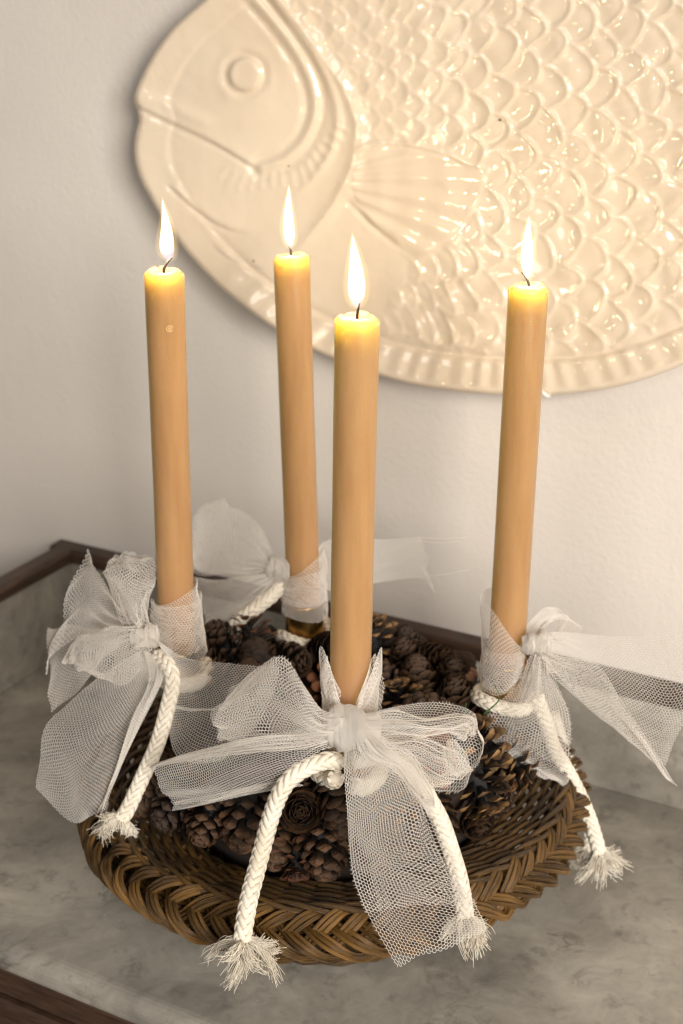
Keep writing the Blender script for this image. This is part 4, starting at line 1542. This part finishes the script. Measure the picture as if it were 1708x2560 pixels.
# --- left bow
bow = thing('tulle_bow', W(352, 1585, 0.752), 'ivory tulle bow on the left candle, its wide tail hanging over the basket side', 'bow', 'tulle bows round the candles')
c = CND['left']
lump('knot', bow, W(362, 1590, 0.750), 0.0085, 0.0065, 0.0085, 21, 3)
tulle('band', bow, wrap(c, 0.160, 0.21, 0.0175, 0.0135, -PI * 0.98, PI * 0.7, 16, lambda t: 0.196 + 0.014 * sm(0.1, 0.55, t) - 0.003 * t, lambda t: 0.172 - 0.014 * sm(0.1, 0.5, t)), 0.05, 0.0012, 5, (0.0,), 22)
tulle('band', bow, wrap(c, 0.160, 0.21, 0.0165, 0.0145, -PI * 0.98, PI * 0.35, 14, lambda t: 0.196 + 0.002 * sm(0.1, 0.55, t), lambda t: 0.176 - 0.012 * sm(0.1, 0.5, t)), 0.042, 0.0014, 6, (0.0,), 23)
tulle('loop', bow, [[W(340, 1580, 0.752), W(352, 1570, 0.748), W(370, 1565, 0.752)], [W(300, 1545, 0.758), W(335, 1530, 0.748), W(368, 1510, 0.758)], [W(264, 1450, 0.766), W(320, 1465, 0.752), W(392, 1450, 0.768)], [W(262, 1425, 0.772), W(318, 1412, 0.760), W(394, 1418, 0.774)], [W(288, 1382, 0.780), W(330, 1386, 0.776), W(382, 1398, 0.782)]], BW, 0.0024, 5, (0.0,), 24)
tulle('loop', bow, [[W(340, 1580, 0.758), W(352, 1570, 0.756), W(370, 1565, 0.758)], [W(305, 1530, 0.772), W(335, 1520, 0.768), W(372, 1500, 0.770)], [W(272, 1432, 0.782), W(320, 1455, 0.778), W(394, 1440, 0.780)], [W(288, 1382, 0.784), W(332, 1388, 0.782), W(384, 1398, 0.786)]], BW, 0.0024, 4, (0.0,), 25)
tulle('loop', bow, [[W(352, 1568, 0.748), W(362, 1590, 0.744), W(395, 1620, 0.746)], [W(290, 1568, 0.750), W(310, 1610, 0.738), W(350, 1680, 0.742)], [W(235, 1575, 0.754), W(260, 1630, 0.738), W(305, 1716, 0.744)], [W(190, 1598, 0.758), W(210, 1650, 0.746), W(250, 1695, 0.748)], [W(165, 1650, 0.760), W(180, 1658, 0.756), W(205, 1672, 0.754)]], BW, 0.0022, 6, (0.0,), 26)
tulle('loop', bow, [[W(352, 1572, 0.752), W(362, 1592, 0.750), W(398, 1622, 0.750)], [W(285, 1562, 0.758), W(310, 1610, 0.752), W(360, 1660, 0.748)], [W(225, 1580, 0.764), W(255, 1640, 0.756), W(310, 1712, 0.750)], [W(188, 1600, 0.764), W(205, 1655, 0.760), W(240, 1690, 0.756)], [W(165, 1652, 0.762), W(182, 1660, 0.760), W(208, 1674, 0.756)]], BW, 0.0024, 5, (0.0,), 27)
# far upper-left tail
tulle('tail', bow, [[W(345, 1570, 0.758), W(340, 1580, 0.758)], [W(300, 1530, 0.775), W(260, 1590, 0.775)], [W(262, 1440, 0.790), W(180, 1600, 0.780)], [W(228, 1395, 0.800), W(128, 1640, 0.782)], [W(211, 1368, 0.805), W(118, 1700, 0.780)]][::1], 0.085, 0.003, 3, (0.0,), 28)
tulle('tail', bow, [[W(340, 1575, 0.762), W(345, 1590, 0.758)], [W(250, 1575, 0.780), W(270, 1640, 0.770)], [W(170, 1560, 0.795), W(200, 1720, 0.768)], [W(116, 1575, 0.795), W(124, 1787, 0.768)]], 0.07, 0.0022, 3, (0.0,), 29)
# big lower-left tail
tulle('tail', bow, [[W(350, 1625, 0.750), W(400, 1640, 0.745)], [W(260, 1680, 0.755), W(330, 1700, 0.738), W(404, 1700, 0.736)], [W(170, 1755, 0.760), W(270, 1790, 0.733), W(365, 1780, 0.728)], [W(118, 1815, 0.755), W(210, 1880, 0.727), W(332, 1850, 0.720)], [W(98, 1905, 0.742), W(190, 1965, 0.716), W(295, 1930, 0.710)], [W(88, 1976, 0.730), W(180, 2058, 0.704), W(252, 2034, 0.700)]], None, 0.0016, 3, (0.0,), 30)
tulle('tail', bow, [[W(360, 1625, 0.742), W(404, 1645, 0.738)], [W(372, 1700, 0.730), W(410, 1700, 0.728)], [W(330, 1800, 0.720), W(345, 1830, 0.718)], [W(285, 1930, 0.708), W(290, 1950, 0.706)], [W(240, 2036, 0.700), W(262, 2030, 0.698)]], 0.032, 0.0014, 3, (0.0,), 31)
# tail reaching right, over the cones to the front bow
tulle('tail', bow, [[W(392, 1600, 0.744), W(398, 1622, 0.742), W(392, 1645, 0.742)], [W(440, 1630, 0.738), W(440, 1690, 0.730), W(415, 1740, 0.732)], [W(500, 1651, 0.730), W(490, 1740, 0.718), W(420, 1830, 0.716)], [W(575, 1657, 0.720), W(550, 1760, 0.706), W(440, 1890, 0.706)], [W(655, 1662, 0.708), W(620, 1780, 0.694), W(500, 1910, 0.696)], [W(700, 1665, 0.700), W(665, 1790, 0.686), W(560, 1900, 0.690)]], None, 0.0011, 3, (0.0,), 32)
tulle('tail', bow, [[W(425, 1760, 0.722), W(422, 1770, 0.722)], [W(480, 1770, 0.714), W(480, 1778, 0.714)], [W(540, 1770, 0.704), W(540, 1776, 0.704)]], 0.010, 0.0004, 2, (None,), 33)

# --- right bow
bow = thing('tulle_bow', W(1348, 1604, 0.748), 'ivory tulle bow on the right candle, one tail trailing across the wooden trim', 'bow', 'tulle bows round the candles')
c = CND['right']
lump('knot', bow, W(1342, 1608, 0.748), 0.0095, 0.0065, 0.0080, 41, 3)
tulle('band', bow, wrap(c, 0.152, 0.2, 0.0150, 0.0165, -PI * 0.30, -PI * 1.45, 14, lambda t: 0.178 + 0.024 * sm(0.0, 0.45, t) + 0.004 * t, lambda t: 0.158 - 0.012 * sm(0.0, 0.3, t)), 0.050, 0.0009, 3, (0.0,), 42)
tulle('band', bow, wrap(c, 0.152, 0.2, 0.0142, 0.0148, -PI * 0.30, -PI * 0.95, 12, lambda t: 0.176 - 0.002 * t, lambda t: 0.160 - 0.012 * sm(0.0, 0.3, t)), 0.035, 0.001, 4, (0.0,), 43)
tr_ = [[W(1345, 1585, 0.750), W(1350, 1610, 0.746), W(1352, 1640, 0.748)], [W(1400, 1580, 0.752), W(1405, 1625, 0.746), W(1395, 1690, 0.746)], [W(1483, 1586, 0.752), W(1490, 1680, 0.742), W(1480, 1778, 0.742)], [W(1584, 1590, 0.748), W(1590, 1720, 0.736), W(1566, 1845, 0.736)], [W(1660, 1580, 0.742), W(1670, 1760, 0.730), W(1630, 1895, 0.730)], [W(1760, 1560, 0.735), W(1735, 1740, 0.726), W(1662, 1918, 0.726)]]
tulle('tail', bow, tr_, 0.085, 0.0012, 5, (0.0,), 44)
tulle('tail', bow, [[W(1352, 1620, 0.744), W(1355, 1650, 0.744)], [W(1410, 1640, 0.740), W(1392, 1700, 0.742)], [W(1495, 1664, 0.736), W(1475, 1778, 0.740)], [W(1560, 1760, 0.731), W(1545, 1830, 0.735)], [W(1618, 1855, 0.727), W(1605, 1876, 0.729)], [W(1690, 1962, 0.722), W(1686, 1960, 0.722)]], 0.045, 0.0014, 4, (0.0,), 45)
tulle('loop', bow, [[W(1330, 1630, 0.746), W(1350, 1640, 0.742), W(1368, 1640, 0.746)], [W(1292, 1710, 0.744), W(1340, 1720, 0.734), W(1395, 1715, 0.746)], [W(1240, 1760, 0.742), W(1330, 1800, 0.730), W(1425, 1790, 0.748)], [W(1208, 1820, 0.740), W(1320, 1870, 0.728), W(1430, 1870, 0.746)], [W(1262, 1880, 0.736), W(1335, 1915, 0.730), W(1422, 1930, 0.744)], [W(1338, 1936, 0.736), W(1380, 1950, 0.735), W(1412, 1966, 0.742)]], BW, 0.0022, 6, (0.0,), 46)
tulle('loop', bow, [[W(1332, 1630, 0.751), W(1350, 1640, 0.750), W(1366, 1640, 0.751)], [W(1294, 1708, 0.752), W(1340, 1720, 0.748), W(1392, 1715, 0.752)], [W(1246, 1745, 0.750), W(1330, 1790, 0.746), W(1420, 1780, 0.754)], [W(1212, 1800, 0.748), W(1320, 1850, 0.744), W(1432, 1850, 0.752)], [W(1214, 1830, 0.744), W(1330, 1890, 0.740), W(1428, 1910, 0.748)]], BW, 0.0022, 5, (0.0,), 47)
tulle('loop', bow, [[W(1315, 1600, 0.752), W(1345, 1600, 0.752)], [W(1318, 1562, 0.762), W(1372, 1560, 0.765)], [W(1366, 1518, 0.772), W(1420, 1550, 0.776)], [W(1398, 1534, 0.778), W(1456, 1572, 0.780)], [W(1390, 1580, 0.765), W(1410, 1592, 0.768)]], 0.04, 0.0015, 3, (0.0,), 48)

# --- back bow
bow = thing('tulle_bow', W(689, 1422, 0.838), 'ivory tulle bow on the back candle, spread against the wall', 'bow', 'tulle bows round the candles')
c = CND['back']
lump('knot', bow, W(694, 1424, 0.838), 0.0080, 0.0060, 0.0075, 61, 3)
tulle('band', bow, wrap(c, 0.16, 0.205, 0.0155, 0.0145, -PI * 0.92, PI * 0.5, 14, lambda t: 0.185 + 0.016 * sm(0.1, 0.6, t), lambda t: 0.157 - 0.004 * sm(0.1, 0.5, t)), 0.05, 0.0010, 5, (0.0,), 62)
tulle('band', bow, wrap(c, 0.16, 0.205, 0.0148, 0.0140, -PI * 0.92, PI * 0.2, 12, lambda t: 0.183 + 0.006 * sm(0.1, 0.6, t), lambda t: 0.167 - 0.003 * sm(0.1, 0.5, t)), 0.04, 0.0012, 6, (0.0,), 63)
tulle('loop', bow, [[W(694, 1405, 0.838), W(690, 1425, 0.836), W(688, 1440, 0.838)], [W(672, 1360, 0.848), W(640, 1400, 0.838), W(625, 1440, 0.840)], [W(640, 1300, 0.858), W(580, 1370, 0.846), W(560, 1436, 0.846)], [W(575, 1256, 0.864), W(525, 1340, 0.856), W(500, 1430, 0.852)], [W(542, 1246, 0.868), W(488, 1282, 0.866), W(470, 1400, 0.858)]], 0.07, 0.0026, 5, (0.0,), 64)
tulle('loop', bow, [[W(696, 1405, 0.842), W(690, 1425, 0.842), W(688, 1440, 0.842)], [W(684, 1380, 0.854), W(640, 1410, 0.852), W(610, 1446, 0.848)], [W(655, 1320, 0.864), W(590, 1380, 0.864), W(540, 1440, 0.856)], [W(600, 1270, 0.870), W(530, 1340, 0.868), W(484, 1432, 0.862)], [W(546, 1247, 0.872), W(492, 1284, 0.872), W(474, 1400, 0.866)]], 0.07, 0.0026, 4, (0.0,), 65)
tulle('tail', bow, [[W(688, 1430, 0.838), W(695, 1450, 0.836)], [W(620, 1440, 0.834), W(650, 1500, 0.830)], [W(545, 1445, 0.830), W(590, 1540, 0.822)], [W(490, 1450, 0.826), W(515, 1574, 0.814)]], 0.06, 0.002, 4, (0.0,), 66)
tulle('tail', bow, [[W(790, 1390, 0.845), W(800, 1440, 0.843)], [W(815, 1350, 0.850), W(825, 1475, 0.846)], [W(934, 1347, 0.868), W(934, 1458, 0.862)], [W(1041, 1342, 0.885), W(1050, 1446, 0.878)], [W(1052, 1350, 0.890), W(1088, 1482, 0.880)]], 0.06, 0.0018, 3, (0.0,), 67)
mb = MB()
for (x0, y0, x1, y1) in ((1041, 1343, 1170, 1343), (1041, 1352, 1150, 1354), (1052, 1440, 1170, 1424)):
    tube(mb, catmull([W(x0, y0, 0.885), W((x0 + x1) / 2, (y0 + y1) / 2 + 4, 0.890), W(x1, y1, 0.895)], 8), 0.00016, 4)
mb.build('loose_thread', M_TULLE, bow)
print('TULLE TRIS', NTRI)
